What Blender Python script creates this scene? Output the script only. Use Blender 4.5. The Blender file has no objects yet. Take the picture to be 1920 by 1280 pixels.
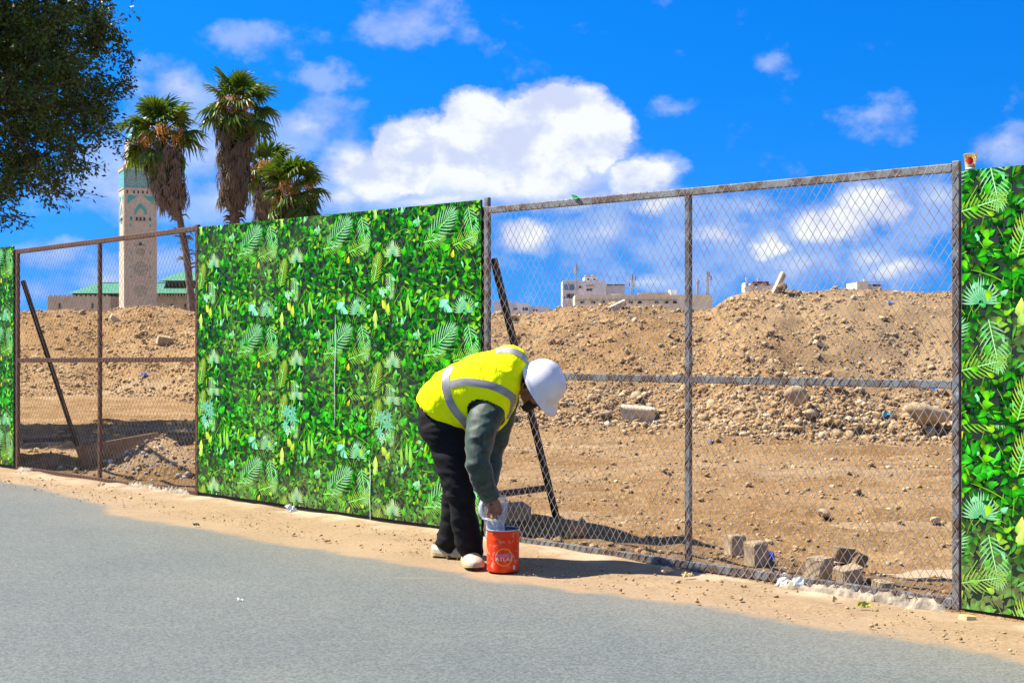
import bpy, bmesh, math, random
import numpy as np
from mathutils import Vector, Matrix, Euler
from mathutils.bvhtree import BVHTree

random.seed(7)
RNG = np.random.default_rng(11)
scene = bpy.context.scene
COL = scene.collection

# ------------------------------------------------------------------ camera
CAM_H, FOC, HOR = 1.5, 2500.0, 628.0
cam_data = bpy.data.cameras.new('camera')
cam = bpy.data.objects.new('camera', cam_data)
COL.objects.link(cam)
cam.location = (0, 0, CAM_H)
cam.rotation_euler = (math.pi / 2, 0, 0)
cam_data.sensor_width = 36.0
cam_data.lens = FOC / 1920 * 36.0
cam_data.shift_y = (HOR - 640) / 1920
cam_data.clip_start = 0.1
cam_data.clip_end = 9000
scene.camera = cam

# ------------------------------------------------------------------ sun, sky, exposure
SUN_TO = Vector((-0.71, 0.143, 1.0)).normalized()       # towards the sun
sun_data = bpy.data.lights.new('sun', 'SUN')
sun_data.energy = 5.0
sun_data.angle = math.radians(0.53)
sun_data.color = (1.0, 0.93, 0.80)
sun = bpy.data.objects.new('sun', sun_data)
COL.objects.link(sun)
sun.rotation_euler = (-SUN_TO).to_track_quat('-Z', 'Y').to_euler()
sun.location = (-20, 5, 30)
scene.view_settings.view_transform = 'Standard'
scene.view_settings.look = 'None'
scene.view_settings.gamma = 1.0
scene.view_settings.exposure = 1.35
scene.view_settings.use_curve_mapping = False
scene.cycles.max_bounces = 5
scene.cycles.diffuse_bounces = 3
scene.cycles.transparent_max_bounces = 12
scene.cycles.use_denoising = True


class NT:
    """small helper that writes shader nodes as expressions"""
    def __init__(self, tree):
        self.t = tree
    def node(self, typ, **kw):
        n = self.t.nodes.new(typ)
        for k, v in kw.items():
            setattr(n, k, v)
        return n
    def put(self, sock, val):
        if isinstance(val, bpy.types.NodeSocket):
            self.t.links.new(val, sock)
        elif val is not None:
            if isinstance(val, (tuple, list)) and sock.type == 'RGBA' and len(val) == 3:
                val = (*val, 1.0)
            sock.default_value = val
    def m(self, op, a, b=None, c=None, clamp=False):
        n = self.node('ShaderNodeMath', operation=op, use_clamp=clamp)
        for i, x in enumerate((a, b, c)):
            if x is not None:
                self.put(n.inputs[i], x)
        return n.outputs[0]
    def vm(self, op, a, b=None):
        n = self.node('ShaderNodeVectorMath', operation=op)
        self.put(n.inputs[0], a)
        if b is not None:
            self.put(n.inputs[1], b)
        return n.outputs[0]
    def mix(self, fac, a, b, blend='MIX'):
        n = self.node('ShaderNodeMix', data_type='RGBA', blend_type=blend)
        self.put(n.inputs[0], fac); self.put(n.inputs[6], a); self.put(n.inputs[7], b)
        return n.outputs[2]
    def noise(self, vec, scale, detail=4, rough=0.55, dist=0.0, out=0):
        n = self.node('ShaderNodeTexNoise')
        if vec is not None:
            self.put(n.inputs['Vector'], vec)
        self.put(n.inputs['Scale'], scale); self.put(n.inputs['Detail'], detail)
        self.put(n.inputs['Roughness'], rough); self.put(n.inputs['Distortion'], dist)
        return n.outputs[out]
    def voronoi(self, vec, scale, feature='F1', out=0):
        n = self.node('ShaderNodeTexVoronoi', feature=feature)
        if vec is not None:
            self.put(n.inputs['Vector'], vec)
        self.put(n.inputs['Scale'], scale)
        return n.outputs[out]
    def ramp(self, val, lo, hi, smooth=True, a=0.0, b=1.0):
        n = self.node('ShaderNodeMapRange', interpolation_type='SMOOTHSTEP' if smooth else 'LINEAR')
        self.put(n.inputs[0], val)
        for i, x in enumerate((lo, hi, a, b)):
            self.put(n.inputs[i + 1], x)
        return n.outputs[0]
    def sep(self, vec):
        n = self.node('ShaderNodeSeparateXYZ'); self.put(n.inputs[0], vec)
        return n.outputs
    def comb(self, x, y, z):
        n = self.node('ShaderNodeCombineXYZ')
        self.put(n.inputs[0], x); self.put(n.inputs[1], y); self.put(n.inputs[2], z)
        return n.outputs[0]
    def mapping(self, vec, scale=(1, 1, 1), loc=(0, 0, 0), rot=(0, 0, 0)):
        n = self.node('ShaderNodeMapping')
        self.put(n.inputs[0], vec); n.inputs['Scale'].default_value = scale
        n.inputs['Location'].default_value = loc; n.inputs['Rotation'].default_value = rot
        return n.outputs[0]
    def bump(self, height, strength=0.5, dist=0.01, normal=None):
        n = self.node('ShaderNodeBump')
        self.put(n.inputs['Height'], height); self.put(n.inputs['Strength'], strength); self.put(n.inputs['Distance'], dist)
        if normal is not None:
            self.put(n.inputs['Normal'], normal)
        return n.outputs[0]


# sky: Nishita with cumulus given as directions on the dome
world = bpy.data.worlds.new('World')
scene.world = world
world.use_nodes = True
wt = world.node_tree
wt.nodes.clear()
W = NT(wt)
# cloud lobes: x, y (photo pixels that give the direction), half width, half height, weight
LOBES = [
    (770, 280, 66, 66, 2.2), (895, 262, 84, 74, 2.3), (1045, 248, 100, 80, 2.4), (1130, 260, 64, 64, 1.8), (975, 290, 140, 60, 1.6),
    (940, 315, 280, 84, 1.0), (700, 325, 110, 66, .95), (640, 365, 100, 44, .62), (830, 372, 230, 48, .62),
    (1205, 335, 80, 40, 1.2), (1090, 362, 150, 38, .66),
    (590, 232, 100, 66, .56), (520, 300, 130, 90, .54), (330, 168, 95, 56, .58), (390, 270, 170, 110, .52),
    (250, 340, 170, 80, .60), (430, 370, 180, 70, .50),
    (765, 45, 105, 62, .50), (880, 72, 50, 30, .36), (465, 76, 150, 36, .38), (620, 150, 70, 26, .34),
    (1640, 232, 78, 48, .42), (1435, 128, 62, 30, .40), (1890, 290, 105, 46, .56), (1265, 200, 66, 30, .34),
    (975, 447, 72, 40, 1.05), (1240, 383, 80, 30, .68), (1150, 430, 190, 56, .52), (1330, 440, 84, 40, .68), (1430, 452, 56, 32, 1.0),
    (1560, 420, 90, 46, 1.0), (1640, 390, 80, 52, 1.05), (1750, 375, 70, 80, .52), (1690, 505, 120, 40, .70), (1500, 492, 210, 46, .54),
    (1220, 522, 170, 34, .52), (1400, 385, 150, 46, .46), (1350, 460, 480, 120, .40), (1620, 480, 120, 34, .56),
    (105, 478, 110, 30, .50), (205, 520, 90, 30, .55), (60, 545, 130, 30, .42), (330, 480, 90, 50, .40),
]
grp = bpy.data.node_groups.new('cloud_field', 'ShaderNodeTree')
grp.interface.new_socket('Vector', in_out='INPUT', socket_type='NodeSocketVector')
grp.interface.new_socket('Field', in_out='OUTPUT', socket_type='NodeSocketFloat')
G = NT(grp)
gi = G.node('NodeGroupInput'); go = G.node('NodeGroupOutput')
gx, gy, gz = G.sep(gi.outputs[0])
az = G.m('ARCTAN2', gx, gy); el = G.m('ARCSINE', gz)
warp = G.noise(G.mapping(gi.outputs[0], (15, 15, 21)), 1.0, 6, .62, out=1)
wx, wy, wz = G.sep(warp)
az = G.m('MULTIPLY_ADD', G.m('SUBTRACT', wx, .5), .060, az)
el = G.m('MULTIPLY_ADD', G.m('SUBTRACT', wy, .5), .046, el)
vec2 = G.comb(az, el, 0.0)
fld = None
for (px, py, rx, ry, wgt) in LOBES:
    a0 = math.atan((px - 960) / FOC); e0 = math.atan((HOR - py) / FOC * math.cos(a0))
    mp = G.node('ShaderNodeMapping', vector_type='POINT')
    G.put(mp.inputs[0], vec2 if fld is None else G.comb(az, el, fld))   # z is dropped; it only orders the chain
    mp.inputs['Location'].default_value = (-a0 * FOC / rx, -e0 * FOC / ry, 0)
    mp.inputs['Scale'].default_value = (FOC / rx, FOC / ry, 0)
    ln = G.node('ShaderNodeVectorMath', operation='LENGTH'); G.put(ln.inputs[0], mp.outputs[0])
    v = G.m('MULTIPLY', G.m('SUBTRACT', 1.35, ln.outputs['Value']), wgt)
    fld = v if fld is None else G.m('SMOOTH_MAX', fld, v, .10)
# the unseen dome carries cloud of the same sort, cover raised to whiten ambient light
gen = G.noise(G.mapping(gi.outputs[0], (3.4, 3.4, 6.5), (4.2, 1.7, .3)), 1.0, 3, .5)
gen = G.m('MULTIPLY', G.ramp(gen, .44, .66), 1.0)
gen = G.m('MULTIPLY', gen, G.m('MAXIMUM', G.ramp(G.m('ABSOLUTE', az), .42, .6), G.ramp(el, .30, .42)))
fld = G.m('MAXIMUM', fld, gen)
G.put(go.inputs[0], fld)

tc = W.node('ShaderNodeTexCoord')
def field(vec):
    g = W.node('ShaderNodeGroup'); g.node_tree = grp
    W.put(g.inputs[0], vec)
    return g.outputs[0]
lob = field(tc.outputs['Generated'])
def billow(vec, det):
    return W.m('MULTIPLY', W.m('SUBTRACT', W.noise(W.mapping(vec, (26, 26, 36), (1.3, 0, .7)), 1.0, det, .57), .5), 1.25)
b0 = billow(tc.outputs['Generated'], 9)
b1 = billow(W.vm('ADD', tc.outputs['Generated'], (-.013, 0, .020)), 5)
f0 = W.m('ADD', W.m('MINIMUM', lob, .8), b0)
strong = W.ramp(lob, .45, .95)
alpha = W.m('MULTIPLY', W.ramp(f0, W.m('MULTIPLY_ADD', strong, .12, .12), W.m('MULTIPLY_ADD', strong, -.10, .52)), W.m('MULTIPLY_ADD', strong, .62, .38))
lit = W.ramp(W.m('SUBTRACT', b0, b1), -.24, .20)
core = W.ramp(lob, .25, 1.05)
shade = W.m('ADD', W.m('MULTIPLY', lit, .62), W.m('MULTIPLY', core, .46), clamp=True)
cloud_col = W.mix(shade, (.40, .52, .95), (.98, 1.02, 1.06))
sky = W.node('ShaderNodeTexSky', sky_type='NISHITA')
sky.sun_disc = False
sky.sun_elevation = math.asin(SUN_TO.z)
sky.sun_rotation = math.atan2(SUN_TO.x, SUN_TO.y)
sky.altitude = 20; sky.air_density = 1.0; sky.dust_density = .35; sky.ozone_density = 3.0
sx, sy, sz = W.sep(tc.outputs['Generated'])
W.put(sky.inputs[0], W.vm('NORMALIZE', W.comb(sx, sy, W.m('MULTIPLY_ADD', sz, .8, .24))))   # clear dry air: little milky horizon
hs = W.node('ShaderNodeHueSaturation')
W.put(hs.inputs['Color'], sky.outputs[0]); hs.inputs['Saturation'].default_value = 1.45; hs.inputs['Value'].default_value = 1.0
SKY_STR = 0.067
low_air = W.ramp(sz, .0, .22, True, 1.0, 0.0)
sky_col = W.mix(1.0, hs.outputs[0], W.mix(low_air, (.24, .98, 1.36), (.62, .98, 1.30)), 'MULTIPLY')
sky_c = W.vm('MULTIPLY', sky_col, (SKY_STR,) * 3)
cl_c = W.vm('MULTIPLY', cloud_col, (.38,) * 3)
bgs = W.node('ShaderNodeBackground')
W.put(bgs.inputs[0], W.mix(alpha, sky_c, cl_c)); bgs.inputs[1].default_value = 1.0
wo = W.node('ShaderNodeOutputWorld')
wt.links.new(bgs.outputs[0], wo.inputs[0])
world.cycles.sampling_method = 'NONE'

# ------------------------------------------------------------------ helpers
def P(px, py, Y):
    """photo pixel at distance Y -> point"""
    return Vector(((px - 960) * Y / FOC, Y, CAM_H - (py - HOR) * Y / FOC))

def G0(px, py, z=0.0):
    """photo pixel that lies at height z -> point"""
    Y = (CAM_H - z) * FOC / (py - HOR)
    return Vector(((px - 960) * Y / FOC, Y, z))

class MB:
    def __init__(self):
        self.v = []; self.f = []; self.c = []
    def add(self, vs, fs, col=None):
        k = len(self.v)
        self.v.extend([tuple(p) for p in vs])
        self.f.extend([tuple(i + k for i in q) for q in fs])
        if col is not None:
            self.c.extend([col] * len(vs) if not isinstance(col, list) else col)
        return self
    def box(self, c, s, R=None, col=None, taper=1.0):
        x, y, z = s[0] / 2, s[1] / 2, s[2] / 2
        vs = [Vector((sx * x * (taper if sz > 0 else 1), sy * y * (taper if sz > 0 else 1), sz * z)) for sz in (-1, 1) for sy in (-1, 1) for sx in (-1, 1)]
        if R is not None:
            vs = [R @ p for p in vs]
        c = Vector(c)
        return self.add([p + c for p in vs], [(0, 2, 3, 1), (4, 5, 7, 6), (0, 1, 5, 4), (2, 6, 7, 3), (0, 4, 6, 2), (1, 3, 7, 5)], col)
    def rings(self, rings, cap=True, col=None, closed=True):
        n = len(rings[0]); vs = [p for r in rings for p in r]; fs = []
        for i in range(len(rings) - 1):
            for j in range(n if closed else n - 1):
                a = i * n + j; b = i * n + (j + 1) % n
                fs.append((a, b, b + n, a + n))
        if cap:
            fs.append(tuple(range(n - 1, -1, -1)))
            fs.append(tuple(range((len(rings) - 1) * n, len(rings) * n)))
        return self.add(vs, fs, col)
    def tube(self, pts, rad, n=8, cap=True, col=None):
        pts = [Vector(p) for p in pts]
        if not hasattr(rad, '__len__'):
            rad = [rad] * len(pts)
        up = Vector((0, 0, 1)); rings = []
        for i, p in enumerate(pts):
            t = (pts[min(i + 1, len(pts) - 1)] - pts[max(i - 1, 0)]).normalized()
            if abs(t.dot(up)) > .95:
                up = Vector((1, 0, 0)) if abs(t.x) < .9 else Vector((0, 1, 0))
            a = t.cross(up).normalized(); b = t.cross(a).normalized(); up = -b if b.dot(up) < 0 else b
            a = t.cross(up).normalized()
            r = rad[i]
            ra, rb = r if hasattr(r, '__len__') else (r, r)
            rings.append([p + a * ra * math.cos(k * math.tau / n) + up * rb * math.sin(k * math.tau / n) for k in range(n)])
        return self.rings(rings, cap, col)
    def lathe(self, prof, n=24, c=(0, 0, 0), cap=True, col=None):
        c = Vector(c)
        return self.rings([[c + Vector((r * math.cos(k * math.tau / n), r * math.sin(k * math.tau / n), z)) for k in range(n)] for r, z in prof], cap, col)
    def prism(self, poly, y0, y1, col=None):
        """polygon in x,z pushed from y0 to y1"""
        n = len(poly)
        vs = [(x, y0, z) for x, z in poly] + [(x, y1, z) for x, z in poly]
        fs = [tuple(range(n)), tuple(range(2 * n - 1, n - 1, -1))]
        fs += [(i, i + n, (i + 1) % n + n, (i + 1) % n) for i in range(n)]
        return self.add(vs, fs, col)
    def mesh(self, name, origin=None, smooth=False):
        me = bpy.data.meshes.new(name)
        v = np.array(self.v, dtype=np.float64)
        if origin is not None:
            v = v - np.array(origin)
        me.from_pydata(v.tolist(), [], self.f)
        if self.c:
            at = me.color_attributes.new('Col', 'FLOAT_COLOR', 'POINT')
            at.data.foreach_set('color', np.array([(*c[:3], 1.0) for c in self.c], dtype=np.float32).ravel())
        if smooth:
            me.polygons.foreach_set('use_smooth', [True] * len(me.polygons))
        me.update()
        return me

def np_mesh(name, v, f, col=None, smooth=False):
    """fast mesh from arrays; f is (n,k)"""
    me = bpy.data.meshes.new(name)
    v = np.asarray(v, np.float32); f = np.asarray(f, np.int32)
    me.vertices.add(len(v)); me.vertices.foreach_set('co', v.ravel())
    me.loops.add(f.size); me.loops.foreach_set('vertex_index', f.ravel())
    me.polygons.add(len(f))
    me.polygons.foreach_set('loop_start', np.arange(0, f.size, f.shape[1], dtype=np.int32))
    if smooth:
        me.polygons.foreach_set('use_smooth', np.ones(len(f), bool))
    me.update(calc_edges=True)
    if col is not None:
        at = me.color_attributes.new('Col', 'FLOAT_COLOR', 'POINT')
        c = np.ones((len(v), 4), np.float32); c[:, :3] = col
        at.data.foreach_set('color', c.ravel())
    return me

def obj(name, data, mat=None, parent=None, world=False, smooth=False, kind=None, label=None):
    """one mesh object; world=True: the shape is given in world coordinates and moved under its parent"""
    if isinstance(data, MB):
        data = data.mesh(name, parent.location if (parent is not None and world) else None, smooth)
    o = bpy.data.objects.new(name, data)
    COL.objects.link(o)
    if mat is not None and not data.materials:
        data.materials.append(mat)
    if parent is not None:
        o.parent = parent
    if kind:
        o['kind'] = kind
    if label:
        o['label'] = label
    return o

def tag(o, label, cat, group=None, kind=None):
    o['label'] = label; o['category'] = cat
    if group:
        o['group'] = group
    if kind:
        o['kind'] = kind
    return o

def thing(name, label, cat, loc=(0, 0, 0), rotz=0.0, group=None):
    o = bpy.data.objects.new(name, None)
    COL.objects.link(o)
    o.empty_display_size = .2
    o.location = loc; o.rotation_euler = (0, 0, rotz)
    return tag(o, label, cat, group)

def centered(name, mb, mat, base, smooth=False):
    """single-mesh thing with its origin at base"""
    me = mb.mesh(name, base, smooth)
    o = obj(name, me, mat)
    o.location = base
    return o

# numpy value noise
def _hash(ix, iy, seed):
    h = (ix.astype(np.int64) * 374761393 + iy.astype(np.int64) * 668265263 + seed * 974634777) & 0xFFFFFFFF
    h = ((h ^ (h >> 13)) * 1274126177) & 0xFFFFFFFF
    return ((h ^ (h >> 16)) & 0xFFFFFF) / float(0xFFFFFF)

def vnoise(x, y, seed=0):
    x = np.asarray(x, float); y = np.asarray(y, float)
    ix = np.floor(x); iy = np.floor(y); fx = x - ix; fy = y - iy
    fx = fx * fx * (3 - 2 * fx); fy = fy * fy * (3 - 2 * fy)
    a = _hash(ix, iy, seed); b = _hash(ix + 1, iy, seed); c = _hash(ix, iy + 1, seed); d = _hash(ix + 1, iy + 1, seed)
    return (a + (b - a) * fx) * (1 - fy) + (c + (d - c) * fx) * fy - .5

def fbm(x, y, oct=4, seed=0, gain=.5):
    s = 0; a = 1.0
    for i in range(oct):
        s = s + a * vnoise(np.asarray(x) * 2 ** i, np.asarray(y) * 2 ** i, seed + i * 17); a *= gain
    return s

# ------------------------------------------------------------------ materials
def mat_new(name):
    m = bpy.data.materials.new(name)
    m.use_nodes = True
    t = m.node_tree
    b = t.nodes['Principled BSDF']
    return m, NT(t), b

def simple(name, col, rough=.7, var=.25, scale=6.0, bump=0.0, bscale=60.0, metallic=0.0, spec=.4, detail=5, attr=False, col2=None, coat=0.0):
    """colour broken up by noise, fine relief"""
    m, n, b = mat_new(name)
    tcn = n.node('ShaderNodeTexCoord').outputs['Object']
    nz = n.noise(tcn, scale, detail, .6)
    if attr:
        a = n.node('ShaderNodeAttribute', attribute_name='Col').outputs['Color']
        base = n.mix(1.0, a, n.mix(nz, (1 - var,) * 3, (1 + var,) * 3), 'MULTIPLY')
    else:
        c2 = col2 or tuple(min(1, x * (1 + var)) for x in col)
        c1 = tuple(x * (1 - var) for x in col)
        base = n.mix(n.ramp(nz, .3, .7), c1, c2)
    n.put(b.inputs['Base Color'], base)
    b.inputs['Roughness'].default_value = rough
    b.inputs['Metallic'].default_value = metallic
    b.inputs['Specular IOR Level'].default_value = spec
    b.inputs['Coat Weight'].default_value = coat
    if bump:
        n.put(b.inputs['Normal'], n.bump(n.noise(tcn, bscale, 4, .6), bump, .01))
    return m

# ------------------------------------------------------------------ fence frame of reference
def fence_pt(px):
    Y = 25510.0 / (px + 1710.0)
    return Vector(((px - 960) * Y / FOC, Y, 0))
F_O = fence_pt(905)
_d = (fence_pt(1797) - F_O).normalized()
F_D = Vector((_d.x, _d.y, 0)); F_N = Vector((-_d.y, _d.x, 0))    # along the fence; away from the road
F_ROT = math.atan2(F_D.y, F_D.x)
def S_of(px):
    return (fence_pt(px) - F_O).dot(F_D)
def FP(s, off=0.0, z=0.0):
    return F_O + F_D * s + F_N * off + Vector((0, 0, z))
S_LEFT0, S_L1, S_L2, S_C, S_R = S_of(28) - 3.65, S_of(28), S_of(370), 0.0, S_of(1799)

# ------------------------------------------------------------------ ground materials
def fence_coords(n):
    pos = n.node('ShaderNodeNewGeometry').outputs['Position']
    rel = n.vm('SUBTRACT', pos, tuple(F_O))
    s = n.node('ShaderNodeVectorMath', operation='DOT_PRODUCT'); n.put(s.inputs[0], rel); s.inputs[1].default_value = tuple(F_D)
    q = n.node('ShaderNodeVectorMath', operation='DOT_PRODUCT'); n.put(q.inputs[0], rel); q.inputs[1].default_value = tuple(-F_N)
    return pos, s.outputs['Value'], q.outputs['Value']

def sand_colour(n, pos):
    a = n.noise(pos, 1.3, 5, .6)
    b = n.noise(pos, 38, 4, .7)
    c = n.mix(n.ramp(a, .3, .7), (.205, .135, .073), (.270, .185, .105))
    c = n.mix(n.ramp(b, .35, .75), c, (.300, .220, .135))
    drift = n.noise(n.mapping(pos, (1, 1, 1), rot=(0, 0, .75)), 5.0, 5, .65)
    c = n.mix(n.m('MULTIPLY', n.ramp(drift, .52, .72), .45), c, (.165, .108, .060))
    dark = n.ramp(n.noise(pos, 130, 2, .6), .58, .72)
    return n.mix(n.m('MULTIPLY', dark, .55), c, (.11, .07, .04))

SAND_TABLE = [(-12, .45), (-6.9, .46), (-5.2, .62), (-3.9, .78), (-3.2, 1.02), (-.25, 1.06), (1.26, 1.02), (2.34, .86), (3.57, .82), (8, .8)]
def sand_edge_np(s):
    return np.interp(s, [a for a, _ in SAND_TABLE], [b for _, b in SAND_TABLE])

m_road, n, b = mat_new('asphalt')
pos, s_, q_ = fence_coords(n)
fc = n.node('ShaderNodeFloatCurve')
cv = fc.mapping.curves[0]
sv = n.m('DIVIDE', n.m('ADD', s_, 12.0), 20.0, clamp=True)
n.put(fc.inputs['Value'], sv)
pts = [((a + 12) / 20, v / 1.5) for a, v in SAND_TABLE]
cv.points[0].location = pts[0]; cv.points[1].location = pts[-1]
for p in pts[1:-1]:
    cv.points.new(*p)
fc.mapping.update()
edge = n.m('MULTIPLY', fc.outputs[0], 1.5)
wob = n.m('MULTIPLY', n.m('SUBTRACT', n.noise(pos, 2.2, 6, .62), .5), .42)
dq = n.m('SUBTRACT', n.m('ADD', q_, wob), edge)
sand_f = n.ramp(dq, -.03, .13, True, 1.0, 0.0)
film = n.ramp(dq, .0, 1.0, True, .26, .0)
grain = n.noise(pos, 120, 3, .75)
grain2 = n.voronoi(pos, 95, out=1)
gsep = n.node('ShaderNodeSeparateColor'); n.put(gsep.inputs[0], grain2)
agg = n.m('ADD', n.m('MULTIPLY', gsep.outputs[0], .55), n.m('MULTIPLY', grain, .6))
big = n.noise(pos, .7, 4, .55)
ac = n.mix(n.ramp(agg, .25, .85), (0.067, 0.076, 0.076), (0.123, 0.136, 0.132))
ac = n.mix(n.ramp(big, .35, .7), ac, n.mix(1.0, ac, (1.16, 1.13, 1.08), 'MULTIPLY'))
# tyre-dusted streaks
st = n.noise(n.mapping(pos, (.9, 16, 1), rot=(0, 0, .22)), 1.0, 4, .6)
st_m = n.m('MULTIPLY', n.ramp(st, .62, .74), n.ramp(n.noise(pos, .55, 2, .5), .44, .62))
ac = n.mix(n.m('MULTIPLY', st_m, .85), ac, (0.243, 0.205, 0.129))
blot = n.m('MULTIPLY', n.ramp(n.noise(pos, 6, 5, .65), .66, .72), .3)
patch = n.m('MULTIPLY', n.ramp(n.noise(pos, .28, 3, .5), .44, .58), .45)
ac = n.mix(patch, ac, n.mix(1.0, ac, (.86, .88, .90), 'MULTIPLY'))
ac = n.mix(blot, ac, (0.068, 0.057, 0.046))
gritty = n.m('MULTIPLY', film, n.ramp(n.noise(pos, 60, 4, .7), .3, .6))
ac = n.mix(gritty, ac, (0.251, 0.198, 0.125))
sandm = n.m('MULTIPLY', sand_f, n.ramp(n.m('ADD', n.noise(pos, 55, 3, .7), n.m('MULTIPLY', sand_f, .6)), .38, .62))
n.put(b.inputs['Base Color'], n.mix(sandm, ac, sand_colour(n, pos)))
b.inputs['Roughness'].default_value = .86
b.inputs['Specular IOR Level'].default_value = .3
n.put(b.inputs['Normal'], n.bump(n.m('ADD', agg, n.m('MULTIPLY', big, .2)), .55, .006))

m_sand, n, b = mat_new('verge_sand')
pos = n.node('ShaderNodeNewGeometry').outputs['Position']
sc = sand_colour(n, pos)
_, s_, q_ = fence_coords(n)
chalk = n.m('MULTIPLY', n.ramp(q_, .06, .38, True, 1.0, 0.0), n.ramp(n.noise(pos, 1.6, 5, .65), .42, .62))
sc = n.mix(n.m('MULTIPLY', chalk, .75), sc, (0.425, 0.344, 0.238))
n.put(b.inputs['Base Color'], sc)
b.inputs['Roughness'].default_value = .95
b.inputs['Specular IOR Level'].default_value = .15
n.put(b.inputs['Normal'], n.bump(n.noise(pos, 45, 5, .7), .5, .012))

m_dirt, n, b = mat_new('site_dirt')
pos = n.node('ShaderNodeNewGeometry').outputs['Position']
l = n.noise(pos, .35, 4, .55); md = n.noise(pos, 3.0, 6, .65); fn = n.noise(pos, 26, 5, .7)
c = n.mix(n.ramp(l, .38, .62), (0.284, 0.163, 0.064), (0.343, 0.218, 0.104))
c = n.mix(n.ramp(md, .35, .7), n.mix(1.0, c, (0.635, 0.586, 0.505), 'MULTIPLY'), c)
c = n.mix(n.ramp(fn, .45, .75), c, (0.387, 0.272, 0.150))
px_, py_, pz_ = n.sep(pos)
band = n.noise(n.mapping(pos, (.22, 1.5, .4), rot=(0, 0, .05)), 1.0, 6, .68)
lowz = n.ramp(pz_, .25, .7, True, 1.0, 0.0)
c = n.mix(n.m('MULTIPLY', lowz, n.m('MULTIPLY', n.ramp(band, .48, .72), .5)), c, (0.446, 0.336, 0.220))
c = n.mix(n.m('MULTIPLY', lowz, n.m('MULTIPLY', n.ramp(band, .34, .46, True, 1.0, 0.0), .55)), c, (0.252, 0.143, 0.063))
greyish = n.m('MULTIPLY', n.ramp(px_, 3.5, 6.5), n.ramp(pz_, .3, .9))
c = n.mix(n.m('MULTIPLY', greyish, .45), c, (0.292, 0.214, 0.127))
n.put(b.inputs['Base Color'], c)
b.inputs['Roughness'].default_value = .96
b.inputs['Specular IOR Level'].default_value = .12
n.put(b.inputs['Normal'], n.bump(n.m('ADD', n.noise(pos, 14, 6, .7), n.m('MULTIPLY', fn, .6)), .9, .05))

m_far, n, b = mat_new('far_ground')
pos = n.node('ShaderNodeNewGeometry').outputs['Position']
n.put(b.inputs['Base Color'], n.mix(n.ramp(n.noise(pos, .05, 5, .6), .35, .65), (.28, .20, .12), (.36, .27, .17)))
b.inputs['Roughness'].default_value = .95

# ------------------------------------------------------------------ ground, road, verge
def sheet(name, pts, mat, z):
    mb = MB(); mb.add([(p[0], p[1], z) for p in pts], [(0, 1, 2, 3)])
    o = obj(name, mb, mat); o['kind'] = 'structure'
    return o
sheet('ground', [(-4500, -300), (4500, -300), (4500, 6000), (-4500, 6000)], m_far, -.06)
def fsheet(s0, s1, q0, q1):
    return [FP(s0, -q1), FP(s1, -q1), FP(s1, -q0), FP(s0, -q0)]
sheet('road', fsheet(-120, 60, .46, 60), m_road, 0.0)

ns, nq = 460, 26
ss = np.linspace(-16, 12, ns); tt = np.linspace(0, 1, nq)
SS, TT = np.meshgrid(ss, tt, indexing='ij')
edge_np = np.maximum(.55, sand_edge_np(SS) * .80) + .10 * fbm(SS * 1.1, SS * 0, 4, 3)
QQ = -.16 + TT * (edge_np + .16)
ZZ = .006 - .012 * np.clip((TT - .86) / .14, 0, 1) + (.012 + .012 * fbm(SS * 2.3, QQ * 3, 4, 5)) * np.clip((1 - TT) * 2.2, 0, 1) + .012 * np.exp(-((QQ - .05) / .12) ** 2) * (1 + 1.5 * fbm(SS * 3, QQ * 6, 3, 9))
ZZ = ZZ - .038 * np.clip((SS - .3) / 2.6, 0, 1) * np.clip((.46 - QQ) / .40, 0, 1)
pts = np.array(F_O)[None, None, :2] + SS[..., None] * np.array(F_D)[:2] - QQ[..., None] * np.array(F_N)[:2]
vv = np.concatenate([pts, ZZ[..., None]], -1).reshape(-1, 3)
idx = np.arange(ns * nq).reshape(ns, nq)
ff = np.stack([idx[:-1, :-1], idx[:-1, 1:], idx[1:, 1:], idx[1:, :-1]], -1).reshape(-1, 4)[:, ::-1]
o = obj('sandy_verge', np_mesh('sandy_verge', vv, ff, smooth=True), m_sand); o['kind'] = 'structure'

# ------------------------------------------------------------------ building site: terrain with the spoil mound
MOUND = [(-700, 35, 43, 596), (-300, 34, 42, 592), (35, 33, 42, 585), (120, 33, 42, 582), (200, 33, 42, 585), (262, 32, 41, 573), (310, 32, 41, 575), (365, 31, 40, 586),
         (600, 27, 36, 590), (905, 23, 31, 589), (1000, 22.5, 30, 591), (1055, 22, 29, 577), (1150, 22, 28, 570), (1220, 21.8, 28, 575),
         (1285, 21.5, 28, 583), (1335, 21, 27.5, 582), (1350, 20.6, 27, 566), (1400, 20.2, 26.5, 548), (1460, 20, 26.5, 543), (1510, 20, 26.5, 551),
         (1560, 20, 26.5, 543), (1640, 20, 26.5, 543), (1700, 20, 26.5, 547), (1745, 20, 26.5, 552), (1790, 20, 26.5, 546), (2000, 20, 27, 556), (2500, 20, 27, 575), (4000, 22, 28, 590)]
_mx = [a[0] for a in MOUND]
PITS = [(*P(300, 0, 14.55).xy, .62, .38, .27), (*P(90, 0, 15.5).xy, .5, .3, .12), (*P(960, 0, 10.3).xy, .8, .35, .10)]
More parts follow.
